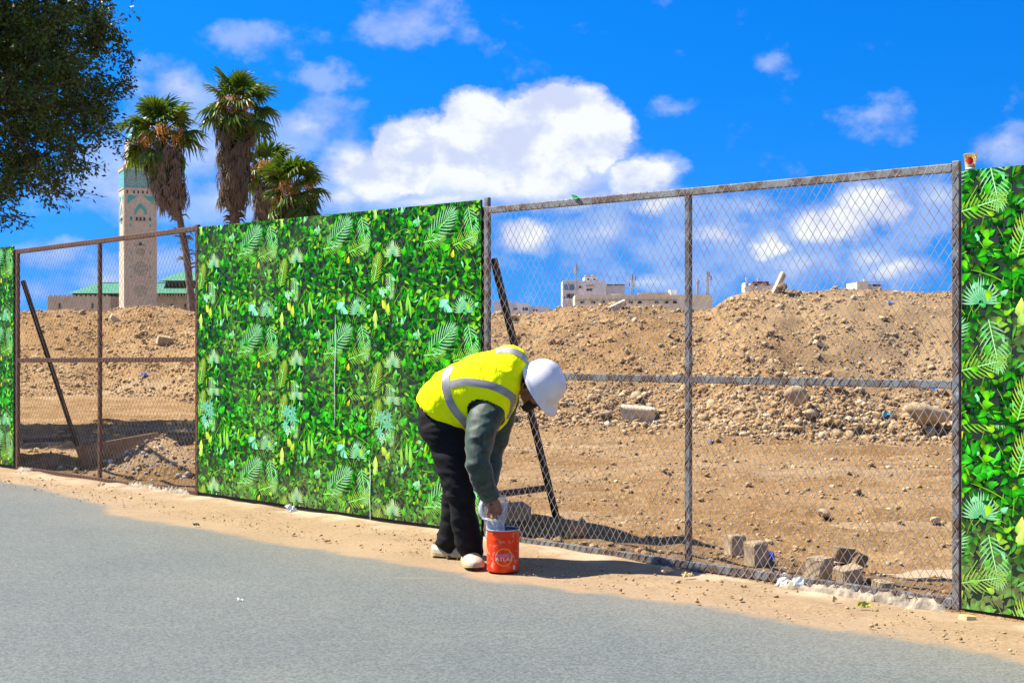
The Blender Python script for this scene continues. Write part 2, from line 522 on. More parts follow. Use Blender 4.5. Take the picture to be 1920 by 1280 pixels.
def height(x, y):
    x = np.asarray(x, float); y = np.asarray(y, float)
    px = 960 + FOC * x / np.maximum(y, 3.0)
    yf = np.interp(px, _mx, [a[1] for a in MOUND]); yc = np.interp(px, _mx, [a[2] for a in MOUND])
    zc = 1.5 + (628 - np.interp(px, _mx, [a[3] for a in MOUND])) / FOC * yc
    yf = yf + 1.2 * fbm(x * .5, y * 0 + 3, 3, 41)
    t = np.clip((y - yf) / (yc - yf), -1, 3)
    up = np.clip(t, 0, 1)
    prof = .72 * up + .28 * np.sin(up * math.pi / 2)
    prof = np.where(t < .08, np.clip(t + .08, 0, .16) ** 2 / .32 * .95, prof)
    down = np.clip((t - 1.35) / 1.0, 0, 1)
    h = zc * prof * (1 - .75 * down)
    on = np.clip(t * 5, 0, 1) * (1 - .85 * np.clip((t - .82) / .15, 0, 1))
    h = h + on * (.26 * fbm(x * .8, y * .8, 3, 21) + .12 * fbm(x * 3.1, y * 3.1, 3, 22))
    h = h + np.clip(t * 5, 0, 1) * .085 * fbm(x * 6, y * 6, 3, 24)
    flat = 1 - np.clip(t * 5, 0, 1)
    rut = fbm(x * .22 + 2, y * 3.4 + .25 * np.sin(x * .5), 3, 31)
    near = ((x - F_O.x) * F_N.x + (y - F_O.y) * F_N.y)
    h = h + flat * np.clip((near - .15) / 1.2, 0, 1) * (.15 * rut + .05 * fbm(x * 2.5, y * 2.5, 3, 33))
    h = h + flat * np.clip(near / .4, .25, 1) * .045 * fbm(x * 7, y * 7, 3, 35)
    for (bx, by, rx, ry, hh) in PITS:
        u = (x - bx) * F_D.x + (y - by) * F_D.y; w = (x - bx) * F_N.x + (y - by) * F_N.y
        e = np.exp(-(u / rx) ** 2 - (w / ry) ** 2)
        h = h + hh * e * (1 + .5 * fbm(x * 5, y * 5, 3, 37))
    return h
s_ax = np.concatenate([np.arange(-46, -22, .5), np.arange(-22, 24, .125), np.arange(24, 46, .5)])
n_ax = np.concatenate([np.arange(-.06, 4, .07), np.arange(4, 20, .12), np.arange(20, 46, .22), np.arange(46, 70, 1.0)])
SS, NN = np.meshgrid(s_ax, n_ax, indexing='ij')
XX = F_O.x + SS * F_D.x + NN * F_N.x; YY = F_O.y + SS * F_D.y + NN * F_N.y
ZZ = height(XX, YY)
ZZ = np.where(NN < 0, -.07, ZZ)
vv = np.stack([XX, YY, ZZ], -1).reshape(-1, 3)
idx = np.arange(SS.size).reshape(SS.shape)
ff = np.stack([idx[:-1, :-1], idx[1:, :-1], idx[1:, 1:], idx[:-1, 1:]], -1).reshape(-1, 4)
site = obj('dirt_terrain', np_mesh('dirt_terrain', vv, ff, smooth=False), m_dirt); site['kind'] = 'structure'

# ------------------------------------------------------------------ stones
def icosa(sub=0):
    bm = bmesh.new(); bmesh.ops.create_icosphere(bm, subdivisions=sub + 1, radius=1.0)
    bm.verts.ensure_lookup_table()
    v = np.array([x.co[:] for x in bm.verts]); f = np.array([[q.index for q in p.verts] for p in bm.faces]); bm.free()
    return v, f
IC_V, IC_F = icosa(0)
IC2_V, IC2_F = icosa(1)
def rock_verts(base, rng, cuts=8, depth=.42):
    v = base.copy()
    for _ in range(cuts):
        nrm = rng.normal(size=3); nrm /= np.linalg.norm(nrm)
        d = rng.uniform(depth, .9); k = v @ nrm
        v = v - np.outer(np.maximum(k - d, 0), nrm)
    return v * (1 + .05 * rng.normal(size=(len(v), 1)))

m_stone = simple('rubble_stone', (.4, .3, .2), .92, .3, 9, .5, 50, attr=True)
STONE_COLS = np.array([(0.353, 0.226, 0.104), (0.309, 0.188, 0.077), (0.388, 0.267, 0.137), (0.249, 0.145, 0.059), (0.353, 0.259, 0.148), (0.284, 0.201, 0.107), (0.447, 0.349, 0.214), (0.328, 0.196, 0.082)])
def scatter(name, xs, ys, sizes, seed, flat=.75, sink=.25, label='', parent=None):
    rng = np.random.default_rng(seed)
    k = len(xs)
    var = np.stack([rock_verts(IC_V, rng) for _ in range(24)])
    pick = rng.integers(0, 24, k)
    sc = sizes[:, None] * rng.uniform(.65, 1.25, (k, 3)); sc[:, 2] *= flat
    ang = rng.uniform(0, math.tau, k)
    v = var[pick] * sc[:, None, :]
    ti = rng.uniform(-.5, .5, k)
    y2 = v[..., 1] * np.cos(ti)[:, None] - v[..., 2] * np.sin(ti)[:, None]; z2 = v[..., 1] * np.sin(ti)[:, None] + v[..., 2] * np.cos(ti)[:, None]
    x3 = v[..., 0] * np.cos(ang)[:, None] - y2 * np.sin(ang)[:, None]; y3 = v[..., 0] * np.sin(ang)[:, None] + y2 * np.cos(ang)[:, None]
    zz = height(xs, ys) + sizes * (.5 - sink)
    vv = np.stack([x3 + xs[:, None], y3 + ys[:, None], z2 + zz[:, None]], -1).reshape(-1, 3)
    nb = len(IC_V)
    ff = (IC_F[None] + (np.arange(k) * nb)[:, None, None]).reshape(-1, 3)
    cols = STONE_COLS[rng.integers(0, len(STONE_COLS), k)] * rng.uniform(.8, 1.12, (k, 1))
    return obj(name, np_mesh(name, vv, ff, np.repeat(cols, nb, 0)), m_stone, parent, kind='stuff')

def cloud_pts(n, px0, px1, t0, t1, rng, clump=1.0):
    px = rng.uniform(px0, px1, n); t = rng.uniform(t0, t1, n)
    yf = np.interp(px, _mx, [a[1] for a in MOUND]); yc = np.interp(px, _mx, [a[2] for a in MOUND])
    y = yf + t * (yc - yf); x = (px - 960) / FOC * y
    if clump:
        keep = fbm(x * .9, y * .9, 3, 77) + rng.uniform(-.35, .35, n) > -.12
        x, y = x[keep], y[keep]
    return x, y
rng = np.random.default_rng(5)
def psize(n, lo, hi, k=2.4):
    u = rng.uniform(0, 1, n)
    return lo * (1 - u * (1 - (lo / hi) ** k)) ** (-1 / k)
x, y = cloud_pts(36000, 850, 1960, -.12, 1.06, rng)
sc1 = scatter('rubble', x, y, psize(len(x), .014, .10, 2.8), 1)
sc1['label'] = 'small tan rubble strewn over the mound behind the right gate'; sc1['category'] = 'rubble'
x, y = cloud_pts(16000, -150, 480, -.2, 1.06, rng)
sc2 = scatter('rubble', x, y, psize(len(x), .020, .10, 2.8), 2)
sc2['label'] = 'small tan rubble strewn over the mound behind the left gate'; sc2['category'] = 'rubble'
x, y = cloud_pts(6500, 930, 1960, -.05, .05, rng, 0)
_t = rng.normal(.10, .13, len(x)) + .16 * fbm(x * .7, y * 0 + 1, 3, 91)
y = y + _t * 6.5; x = x * (y / (y - _t * 6.5))
sc6 = scatter('rubble', x, y, psize(len(x), .022, .12, 2.5), 9, .8, .2)
sc6['label'] = 'coarser grey tan rubble in a band along the foot of the right mound'; sc6['category'] = 'rubble'
# the level track between fence and mound: small clods
k = 46000
s = rng.uniform(-14, 12, k); q = rng.uniform(.12, 14, k) ** 1.0
x = F_O.x + s * F_D.x + q * F_N.x; y = F_O.y + s * F_D.y + q * F_N.y
keep = fbm(x * .5, y * 2.4, 3, 57) + rng.uniform(-.3, .3, k) > -.02
sc3 = scatter('clods', x[keep], y[keep], psize(int(keep.sum()), .013, .06, 2.8), 3, .6, .3)
sc3['label'] = 'small brown clods and pebbles scattered over the level dirt track'; sc3['category'] = 'clods'
# grit along the foot of the fence and on the verge
k = 5200
s = rng.uniform(-9, 5, k); q = np.abs(rng.normal(0, .16, k)) * np.where(rng.random(k) < .5, 1, -1)
far = rng.random(k) < .34
q = np.where(far, -rng.uniform(.1, .9, k), q)
x = F_O.x + s * F_D.x + q * F_N.x; y = F_O.y + s * F_D.y + q * F_N.y
_h = height
height_keep = height
def height(x, y, _f=height_keep):
    nn = (np.asarray(x) - F_O.x) * F_N.x + (np.asarray(y) - F_O.y) * F_N.y
    ss_ = (np.asarray(x) - F_O.x) * F_D.x + (np.asarray(y) - F_O.y) * F_D.y
    return np.where(nn < 0.02, .014 - .038 * np.clip((ss_ - .3) / 2.6, 0, 1) * np.clip((.46 + nn) / .40, 0, 1), _f(x, y))
sc4 = scatter('grit', x, y, psize(k, .004, .022, 2.2), 4, .7, .2)
sc4['label'] = 'loose grit and pebbles along the foot of the fence'; sc4['category'] = 'grit'

# rubble heap behind the left gate: grey and white lumps
bx, by = PITS[0][0], PITS[0][1]
k = 260
u = rng.normal(0, .5, k); w = rng.normal(-.22, .2, k)
x = bx + u * F_D.x + w * F_N.x; y = by + u * F_D.y + w * F_N.y
_sc = STONE_COLS.copy(); STONE_COLS[:] = np.array([(.42, .38, .31), (.34, .28, .21), (.50, .46, .40), (.38, .24, .11), (.28, .24, .19), (.40, .34, .26), (.55, .52, .46), (.40, .25, .11)])
sc5 = scatter('broken_plaster', x, y, psize(k, .012, .055, 2.0), 6, .8, .1)
sc5['label'] = 'grey and white broken plaster heaped behind the left gate'; sc5['category'] = 'rubble'
STONE_COLS[:] = _sc

# stones large enough to pick apart: things of their own
ROCKS = []
for i in range(9):
    v = rock_verts(IC2_V, rng, 14, .38); v[:, 2] *= .8
    me = np_mesh('stone_shape', v, IC2_F); me.materials.append(None); ROCKS.append(me)
def stone_mat(i, c):
    return simple('stone_%d' % i, c, .92, .3, 3.5, .6, 12)
STM = [stone_mat(i, tuple(c)) for i, c in enumerate(STONE_COLS[:6])]
for i, me in enumerate(ROCKS):
    me.materials[0] = STM[i % 6]
def stone(name, loc, size, rot, label, cat='stone', group=None, me=None):
    o = bpy.data.objects.new(name, me or ROCKS[random.randrange(len(ROCKS))])
    COL.objects.link(o); o.location = loc; o.scale = size; o.rotation_euler = rot
    return tag(o, label, cat, group)
used = []
def many_stones(n, px0, px1, t0, t1, lo, hi, label, group):
    made = 0
    while made < n:
        x, y = cloud_pts(1, px0, px1, t0, t1, rng, 0)
        x, y = float(x[0]), float(y[0])
        if any((x - a) ** 2 + (y - c) ** 2 < .12 for a, c in used):
            continue
        used.append((x, y)); made += 1
        r = float(psize(1, lo, hi, 2.2)[0])
        stone('loose_stone', (x, y, float(height(x, y)) + r * .12), (r * random.uniform(.8, 1.4), r * random.uniform(.8, 1.2), r * random.uniform(.55, 1.0)),
              (random.uniform(-.5, .5), random.uniform(-.5, .5), random.uniform(0, 6)), label, 'stone', group)
many_stones(62, 930, 1800, .0, .98, .075, .15, 'loose tan stone lying among the rubble of the mound behind the right gate', 'stones on the right mound')
many_stones(34, 1010, 1800, -.04, .22, .085, .17, 'loose brown stone lying along the foot of the mound behind the right gate', 'stones at the foot of the right mound')
made = 0
while made < 26:
    s_, q_ = random.uniform(.25, 3.5), random.uniform(.10, .42)
    r = random.uniform(.022, .05); p = FP(s_, q_)
    if any((p.x - a) ** 2 + (p.y - c) ** 2 < .008 for a, c in used): continue
    used.append((p.x, p.y)); made += 1
    stone('small_stone', (p.x, p.y, float(height(p.x, p.y)) + r * .3), (r * random.uniform(.9, 1.5), r, r * random.uniform(.7, 1.0)), (random.uniform(-.4, .4), random.uniform(-.4, .4), random.uniform(0, 6)),
          'small broken stone in the line of stones just behind the right gate', 'stone', 'stones along the foot of the right gate')
many_stones(26, 20, 370, .05, .98, .10, .19, 'loose tan stone lying among the rubble of the mound behind the left gate', 'stones on the left mound')

# named stones and blocks (photo place, size)
def ground_pt(px, py):
    """walk the view ray until it meets the terrain"""
    for Y in np.arange(7.0, 45, .04):
        p = P(px, py, Y)
        if (p - F_O).dot(F_N) > .03 and float(height(p.x, p.y)) >= p.z:
            return Vector((p.x, p.y, float(height(p.x, p.y))))
    return G0(px, py)
m_block = simple('pale_block', (.48, .39, .26), .9, .18, 7, .4, 40)
m_limest = simple('yellow_stone', (.36, .265, .155), .92, .25, 5, .6, 25)
m_darkst = simple('brown_stone', (.22, .145, .08), .93, .3, 5, .7, 20)
def block_mesh(sx, sy, sz, seed, j=.12, bev=.2):
    bm = bmesh.new(); bmesh.ops.create_cube(bm, size=2.0)
    bmesh.ops.bevel(bm, geom=bm.edges[:], offset=bev, segments=2, affect='EDGES', profile=.6)
    r = random.Random(seed)
    sh = [r.uniform(-.2, .2) for _ in range(4)]
    for v in bm.verts:
        c = v.co
        c.x += sh[0] * c.z * .5 + sh[1] * c.y * .4; c.z += sh[2] * c.x * .5; c.y += sh[3] * c.z * .4
        c += Vector((r.uniform(-j, j), r.uniform(-j, j), r.uniform(-j, j))) * .6
        c.x *= sx * .46; c.y *= sy * .46; c.z *= sz * .46
    me = bpy.data.meshes.new('block'); bm.to_mesh(me); bm.free()
    return me
def rock_mesh(sx, sy, sz, seed):
    r = np.random.default_rng(seed)
    v = rock_verts(IC2_V, r, 9, .22); v = v / np.abs(v).max(0)
    return np_mesh('boulder', v * (sx / 2, sy / 2, sz / 2), IC2_F)
def block(name, px, py, size, rot, label, mat, cat='stone', seed=1, lift=.36, j=.14, bev=.22, loc=None):
    me = rock_mesh(*size, seed) if j >= .2 else block_mesh(*size, seed, j, bev)
    me.materials.append(mat)
    o = bpy.data.objects.new(name, me); COL.objects.link(o)
    p = loc or ground_pt(px, py)
    o.location = p + Vector((0, 0, size[2] * lift)); o.rotation_euler = rot
    return tag(o, label, cat)
block('stone_block', 1196, 787, (.62, .38, .26), (.08, .05, -.12), 'long cut pale stone block at the foot of the mound right of the hard hat', m_block, seed=3)
block('boulder', 1728, 806, (.78, .5, .46), (.1, .30, .2), 'big slanting tan boulder at the foot of the mound near the right post', m_limest, seed=5, j=.2, bev=.35)
block('boulder', 1492, 776, (.42, .36, .50), (.3, -.35, .4), 'upright pale boulder at the foot of the mound, middle of the right gate', m_limest, seed=7, j=.2, bev=.3)
block('stone', 1545, 976, (.125, .10, .09), (.1, .1, .4), 'lone rounded tan stone standing on the level track', m_limest, seed=9, j=.2, bev=.4)
block('stone', 1755, 984, (.10, .08, .06), (.1, .1, 1), 'small pale stone on the track beside the right post', m_block, seed=10, j=.2, bev=.35)
block('stone', 1520, 780, (.30, .24, .18), (.2, .1, 1), 'broad grey tan stone leaning beside the upright pale boulder', m_limest, seed=11, j=.2, bev=.3)
block('stone', 1755, 778, (.20, .18, .18), (.2, .1, .6), 'small pale stone above the big slanting boulder', m_block, seed=12, j=.2, bev=.3)
block('cut_stone', 1378, 1040, (.125, .12, .155), (.0, .08, .35), 'squared brown stone standing left of its twin behind the right gate', m_limest, seed=13, lift=.4)
block('cut_stone', 1418, 1061, (.135, .13, .175), (.04, -.04, .5), 'squared brown stone with flat top beside a blue scrap', m_limest, seed=14, lift=.4)
block('cut_stone', 1535, 1090, (.14, .13, .17), (.12, .1, .8), 'leaning angular stone at the left of the stone heap behind the right gate', m_limest, seed=15, lift=.4, j=.15)
block('cut_stone', 1582, 1062, (.145, .11, .11), (.0, .1, .1), 'flat topped stone at the back of the stone heap', m_darkst, seed=16, lift=.6)
block('cut_stone', 1592, 1094, (.15, .12, .12), (.1, -.1, .3), 'front stone of the heap close to the bottom rail', m_limest, seed=17, lift=.4, j=.13)
block('cut_stone', 1655, 1112, (.12, .1, .09), (.1, .1, .5), 'rightmost stone of the heap, low and yellowish', m_limest, seed=18, lift=.35, j=.13)
block('cut_stone', 1610, 1072, (.08, .07, .13), (.2, .4, .2), 'small grey upright stone at the right back of the heap', m_darkst, seed=19, lift=.4)
block('cut_stone', 1079, 1005, (.15, .12, .11), (.0, .05, .2), 'dark squared stone lying beside the foot of the right brace', m_darkst, seed=20, lift=.4)
block('stone', 960, 972, (.28, .2, .14), (.1, .0, .4), 'broad tan stone on the ground behind the red bucket', m_limest, seed=21, lift=.25, j=.15, bev=.3)
block('yellow_brick', 0, 0, (.085, .055, .05), (0, .06, .5), 'small yellow brick on the verge at the foot of the rightmost panel', simple('yellow_brick', (.62, .50, .22), .9, .2, 20), 'brick', 22, .42, loc=G0(1814, 1168, -.025))
block('stone_block', 1157, 581, (.42, .22, .14), (.1, -.42, .1), 'cut pale block tilted on top of the mound in front of the long cream building', m_block, seed=23, lift=.45)
block('stone_slab', 1460, 547, (.10, .20, .50), (.1, .42, .1), 'slab standing upright on the crest of the right mound', m_block, seed=24, lift=.3)
block('boulder', 1468, 548, (.26, .2, .22), (.1, .3, .4), 'dark boulder under the upright slab on the crest', m_darkst, seed=25, lift=.3, j=.2, bev=.3)
block('boulder', 1330, 572, (.22, .2, .16), (.1, .3, .4), 'dark brown clod in the dip between the two mounds', m_darkst, seed=26, lift=.3, j=.2, bev=.35)
block('stone', 706, 0, (.42, .3, .26), (.2, .2, .5), 'brown broken block half way up the left mound', m_limest, seed=27, loc=ground_pt(308, 645))
block('stone', 0, 0, (.32, .2, .16), (.2, .6, .5), 'oblong pale stone high on the left mound below the minaret', m_block, seed=28, loc=ground_pt(216, 602))
block('stone', 0, 0, (.25, .16, .08), (.1, .5, .2), 'flat pale stone on the upper slope of the right mound', m_block, seed=29, loc=ground_pt(1538, 651))
# concrete plank behind the left gate
m_plank = simple('brown_concrete', (.24, .155, .085), .95, .3, 6, .5, 30)
a = G0(158, 880, .02); c = G0(300, 856, .05)
mid = (a + c) / 2; L = (c - a).length
pl = bpy.data.objects.new('concrete_plank', block_mesh(L * 1.08, .075, .33, 31, .02, .04)); COL.objects.link(pl)
pl.data.materials.append(m_plank)
pl.location = mid + Vector((0, 0, .13)); pl.rotation_euler = (-.12, -.05, math.atan2((c - a).y, (c - a).x))
tag(pl, 'brown concrete plank standing on edge in the dirt behind the left gate', 'plank')

# litter
def scrap(name, px, py, w, h, col, label, seed, stand=.25, loc=None, rough=.5):
    r = random.Random(seed); p = loc or ground_pt(px, py); mb = MB(); n_ = 6
    vs = []
    for i in range(n_):
        for j in range(n_):
            u, v = i / (n_ - 1) - .5, j / (n_ - 1) - .5
            e = 1 - .25 * r.random()
            vs.append((u * w * e, v * h * .6 * e, abs(v) * 0 + .004 + stand * h * (v + .5) + .25 * w * (r.random() - .35) * (1 if abs(u) < .5 else .2)))
    fs = [(i * n_ + j, (i + 1) * n_ + j, (i + 1) * n_ + j + 1, i * n_ + j + 1) for i in range(n_ - 1) for j in range(n_ - 1)]
    mb.add(vs, fs)
    zs = min(v[2] for v in vs); mb.v = [(a_, b_, c_ - zs + .003) for a_, b_, c_ in mb.v]
    o = obj(name, mb, simple(label[:20], col, rough, .2, 12), smooth=False)
    o.location = p; o.rotation_euler = (0, 0, r.uniform(0, 1))
    return tag(o, label, 'litter')
scrap('plastic_scrap', 1756, 736, .30, .16, (.03, .32, .75), 'bright blue plastic scrap high on the right mound beside the post', 1)
scrap('plastic_scrap', 1663, 786, .30, .18, (.04, .25, .36), 'teal blue rag between stones left of the big slanting boulder', 2)
scrap('plastic_scrap', 1446, 1054, .055, .06, (.01, .05, .50), 'crumpled deep blue scrap beside the squared brown stone', 3, .8)
scrap('plastic_scrap', 1670, 572, .16, .12, (.08, .25, .7), 'tiny blue scrap just below the crest of the right mound', 4)
scrap('paper_scrap', 1332, 832, .22, .10, (.62, .62, .58), 'white paper scrap on the track just right of the middle post', 5)
scrap('paper_scrap', 1235, 795, .20, .10, (.66, .60, .50), 'pale scrap on the track in front of the long pale block', 6)
scrap('paper_scrap', 140, 682, .40, .18, (.70, .68, .62), 'white sheet on the left mound just under the cross rail', 7)
scrap('paper_scrap', 270, 704, .2, .16, (.06, .12, .6), 'small blue scrap on the left mound right of the middle post', 8)
scrap('plastic_wrapper', 0, 0, .10, .09, (.66, .68, .70), 'crumpled clear wrapper on the verge below the leafy panel', 9, .5, loc=FP(S_of(560), -.08, .012))
scrap('paper_scrap', 0, 0, .035, .03, (.72, .70, .64), 'white paper scrap lying on the asphalt below the leafy panel', 10, .3, loc=G0(450, 1126, .002))
for i, (px, py, w_, col, lab) in enumerate([(1250, 1074, .10, (.55, .40, .18), 'dry straw tuft at the fence foot left of the middle post'), (1290, 1082, .09, (.60, .45, .20), 'dry leaves at the foot of the middle post'),
        (1565, 1128, .07, (.50, .36, .16), 'dry curled leaf on the verge below the stone heap'), (1620, 1140, .10, (.38, .36, .06), 'yellow green dry weed on the verge near the right post'),
        (1395, 1103, .06, (.35, .16, .06), 'red brown dead leaf under the right gate'), (190, 912, .10, (.62, .46, .26), 'crumpled tan bag under the left gate')]):
    scrap('dry_leaf', 0, 0, w_, w_ * .6, col, lab, 30 + i, .35, loc=G0(px, py, .014))
scrap('dry_leaf', 0, 0, .06, .04, (.10, .08, .05), 'small dark dry leaf on the sand left of the leafy panel', 40, .3, loc=G0(368, 986, .008))

# ------------------------------------------------------------------ printed leaf boards
TU, TV = 1.2175, .865
def leaf_shapes(kind, rng, L, col, ang, cx, cy):
    """list of (verts2d, faces, colours)"""
    ca, sa = math.cos(ang), math.sin(ang)
    def tr(p):
        return (cx + p[0] * ca - p[1] * sa, cy + p[0] * sa + p[1] * ca)
    col = np.array(col); out = []
    def blade(p0, dirx, diry, ln, wd, c0, c1, split=.22, bend=0.0, rows=(0, .18, .42, .7, 1.0), ws=(.25, .85, 1.0, .62, 0.0), rib=1.25):
        vs, cs, fs = [], [], []
        for side in (-1, 1):
            k = len(vs)
            for t, wv in zip(rows, ws):
                bx = bend * t * t * ln
                mx, my = p0[0] + dirx * t * ln - diry * bx, p0[1] + diry * t * ln + dirx * bx
                ex, ey = mx - diry * side * wv * wd / 2, my + dirx * side * wv * wd / 2
                base = c0 * (1 - t) + c1 * t
                vs += [tr((mx, my)), tr((ex, ey))]
                cs += [np.clip(base * rib, 0, 1), np.clip(base * (1 + side * split), 0, 1)]
            for i in range(len(rows) - 1):
                q = (k + 2 * i, k + 2 * i + 2, k + 2 * i + 3, k + 2 * i + 1)
                fs.append(q if side < 0 else q[::-1])
        out.append((vs, fs, cs))
    if kind == 'heart':
        w = L * rng.uniform(.5, .78)
        blade((-L * .5, 0), 1, 0, L, w, col * rng.uniform(.35, .7), np.minimum(col * rng.uniform(1.0, 1.5), .95), rng.uniform(.2, .5) * rng.choice([-1, 1]), rng.uniform(-.2, .2), ws=(.45, 1.0, .92, .5, 0))
    elif kind == 'lance':
        blade((-L * .5, 0), 1, 0, L, L * rng.uniform(.16, .3), col * .6, np.minimum(col * 1.3, .95), .3, rng.uniform(-.3, .3))
    elif kind == 'stem':
        blade((-L * .5, 0), 1, 0, L, .006, col, col, 0, rng.uniform(-.4, .4), ws=(1, 1, 1, .8, .4))
    elif kind == 'fan':
        m_ = 17
        for i in range(m_):
            a = (i / (m_ - 1) - .5) * 3.4
            ln = L * (1 - .25 * abs(i / (m_ - 1) - .5) * 2)
            blade((0.012 * math.cos(a), .012 * math.sin(a)), math.cos(a), math.sin(a), ln, L * .095, np.array((.10, .50, .20)), col, .4, -.12 * np.sign(a), rib=.55, ws=(.15, .7, 1, .7, 0))
    elif kind == 'frond':
        for i in range(11):
            for sd in (-1, 1):
                t = i / 10; x0 = -L * .5 + L * t
                a = sd * (1.15 - .75 * t)
                ln = L * (.42 * math.sin(math.pi * (.18 + .72 * t)) + .10)
                blade((x0, 0), math.cos(a), math.sin(a), ln, L * .040, col * np.array((.25, .55, .35)), col, .25, -.15 * sd, rib=.8)
        blade((-L * .55, 0), 1, 0, L * 1.05, .008, np.array((.25, .6, .12)), np.array((.4, .8, .3)), 0, ws=(1, 1, 1, .8, .3))
    elif kind == 'star':
        for rr, cc, nn_, ww in ((1.0, np.array((.30, .62, .02)), 15, .17), (.8, np.array((.55, .80, .10)), 13, .16), (.55, np.array((.85, .95, .55)), 11, .15)):
            for i in range(nn_):
                a = i * math.tau / nn_ + rng.uniform(-.15, .15)
                blade((0, 0), math.cos(a), math.sin(a), L * rr * rng.uniform(.75, 1.1), L * ww, np.minimum(cc * 1.25, 1), cc, .15, rng.uniform(-.2, .2), rib=1.1)
    elif kind == 'flower':
        for i in range(8):
            a = i * math.tau / 8 + rng.uniform(-.2, .2)
            blade((0, 0), math.cos(a), math.sin(a), L * rng.uniform(.7, 1.1), L * .28, col * .55, col, .2, rng.uniform(-.2, .2))
    return out

def make_tile(seed, extra=None):
    rng = np.random.default_rng(seed)
    items = []
    pal = [((.002, .07, .003), 3), ((.008, .18, .004), 5), ((.018, .32, .004), 5), ((.05, .48, .004), 4), ((.13, .60, .006), 2.8), ((.015, .36, .03), .8), ((.28, .66, .010), 2.2), ((.08, .52, .10), .5)]
    pw = np.array([w for _, w in pal]); pw = pw / pw.sum()
    N = 1650
    for i in range(N):
        dep = i / N
        c = np.array(pal[rng.choice(len(pal), p=pw)][0]) * (.07 + .95 * dep ** 1.8)
        k = rng.choice(['heart', 'lance', 'stem'], p=[.80, .13, .07])
        L = rng.uniform(.034, .066) if k == 'heart' else rng.uniform(.045, .10)
        if rng.random() < .03 and dep > .6:
            c = np.array((.20, .68, .28))
        if k == 'stem':
            c = np.array((.20, .50, .02)) * (.15 + .7 * dep); L = rng.uniform(.06, .2)
        items.append((dep, rng.uniform(0, TU), rng.uniform(0, TV), k, L, c, rng.uniform(0, math.tau)))
    pale = np.array((.44, .86, .42))
    sp = [(.93, .255, .50, 'fan', .12, np.array((.66, .86, .22)), 1.57), (.95, .255, .515, 'fan', .085, np.array((.80, .92, .55)), 1.5), (.91, .225, .275, 'frond', .17, np.array((.62, .92, .42)), -1.45), (.97, 1.05, .055, 'fan', .135, pale, 1.57),
          (.96, .80, .70, 'frond', .30, pale * .92, .62), (.93, .72, .60, 'frond', .2, np.array((.32, .70, .05)), .1), (.92, 1.12, .70, 'frond', .24, pale, -1.35),
          (.92, 1.05, .58, 'frond', .22, np.array((.42, .72, .06)), .25), (.94, .06, .40, 'frond', .2, np.array((.62, .80, .06)), 1.3),
          (.95, .13, .215, 'flower', .055, np.array((.42, .72, .50)), 0), (.95, .20, .235, 'flower', .045, np.array((.45, .72, .55)), 0),
          (.97, .05, .03, 'heart', .10, np.array((.50, .78, .10)), 1.5), (.97, .05, .84, 'heart', .09, np.array((.42, .75, .10)), 1.6), (.96, .15, .13, 'heart', .09, np.array((.5, .75, .05)), 2.0),
          (.96, .20, .09, 'heart', .08, np.array((.45, .75, .04)), 1.2), (.95, .42, .13, 'lance', .16, np.array((.18, .52, .04)), 1.6), (.95, .47, .10, 'lance', .18, np.array((.20, .55, .05)), 1.5),
          (.95, .36, .10, 'lance', .13, np.array((.2, .5, .04)), 1.65), (.96, .83, .13, 'heart', .11, np.array((.22, .72, .38)), .4), (.96, .88, .07, 'heart', .10, np.array((.2, .68, .36)), -.5),
          (.95, .93, .49, 'heart', .06, np.array((.6, .55, .01)), 1.2), (.95, .55, .76, 'heart', .07, np.array((.35, .8, .45)), 1.4)]
    items += sp + (extra or [])
    items.sort(key=lambda e: e[0])
    # draw order -> layer: a leaf lies on all the leaves below that it touches
    pos = np.array([(e[1], e[2]) for e in items]); rad = np.array([e[4] * (.5 if e[3] in ('heart', 'lance', 'stem') else .62 if e[3] == 'frond' else 1.05) for e in items])
    lay = np.zeros(len(items), int)
    for i in range(1, len(items)):
        d = np.abs(pos[:i] - pos[i]); d[:, 0] = np.minimum(d[:, 0], TU - d[:, 0]); d[:, 1] = np.minimum(d[:, 1], TV - d[:, 1])
        hit = (d ** 2).sum(1) < ((rad[:i] + rad[i]) * .8) ** 2
        if hit.any():
            lay[i] = lay[:i][hit].max() + 1
    res = []
    for e, ly, r_ in zip(items, lay, rad):
        for k, (vs, fs, cs) in enumerate(leaf_shapes(e[3], rng, e[4], e[5], e[6], e[1], e[2])):
            res.append((np.array(vs), fs, np.array(cs), ly + (k % 12) * .08))
    return res
TILE_A = make_tile(3)
_blue = np.array((.16, .56, .34))
_rb = np.random.default_rng(9)
TILE_B = make_tile(3, [(.90 + _rb.uniform(0, .05), _rb.uniform(0, TU), _rb.uniform(.23, .42), 'heart', _rb.uniform(.045, .075), np.array((.03, .36, .015)) * _rb.uniform(.6, 1.6), _rb.uniform(0, 6)) for _ in range(60)] +
                   [(.97, .12, .38, 'flower', .085, _blue, 0), (.97, .20, .33, 'flower', .075, _blue, .3), (.97, .10, .27, 'flower', .06, _blue * 1.15, .5), (.97, .21, .40, 'flower', .06, _blue, .1)])
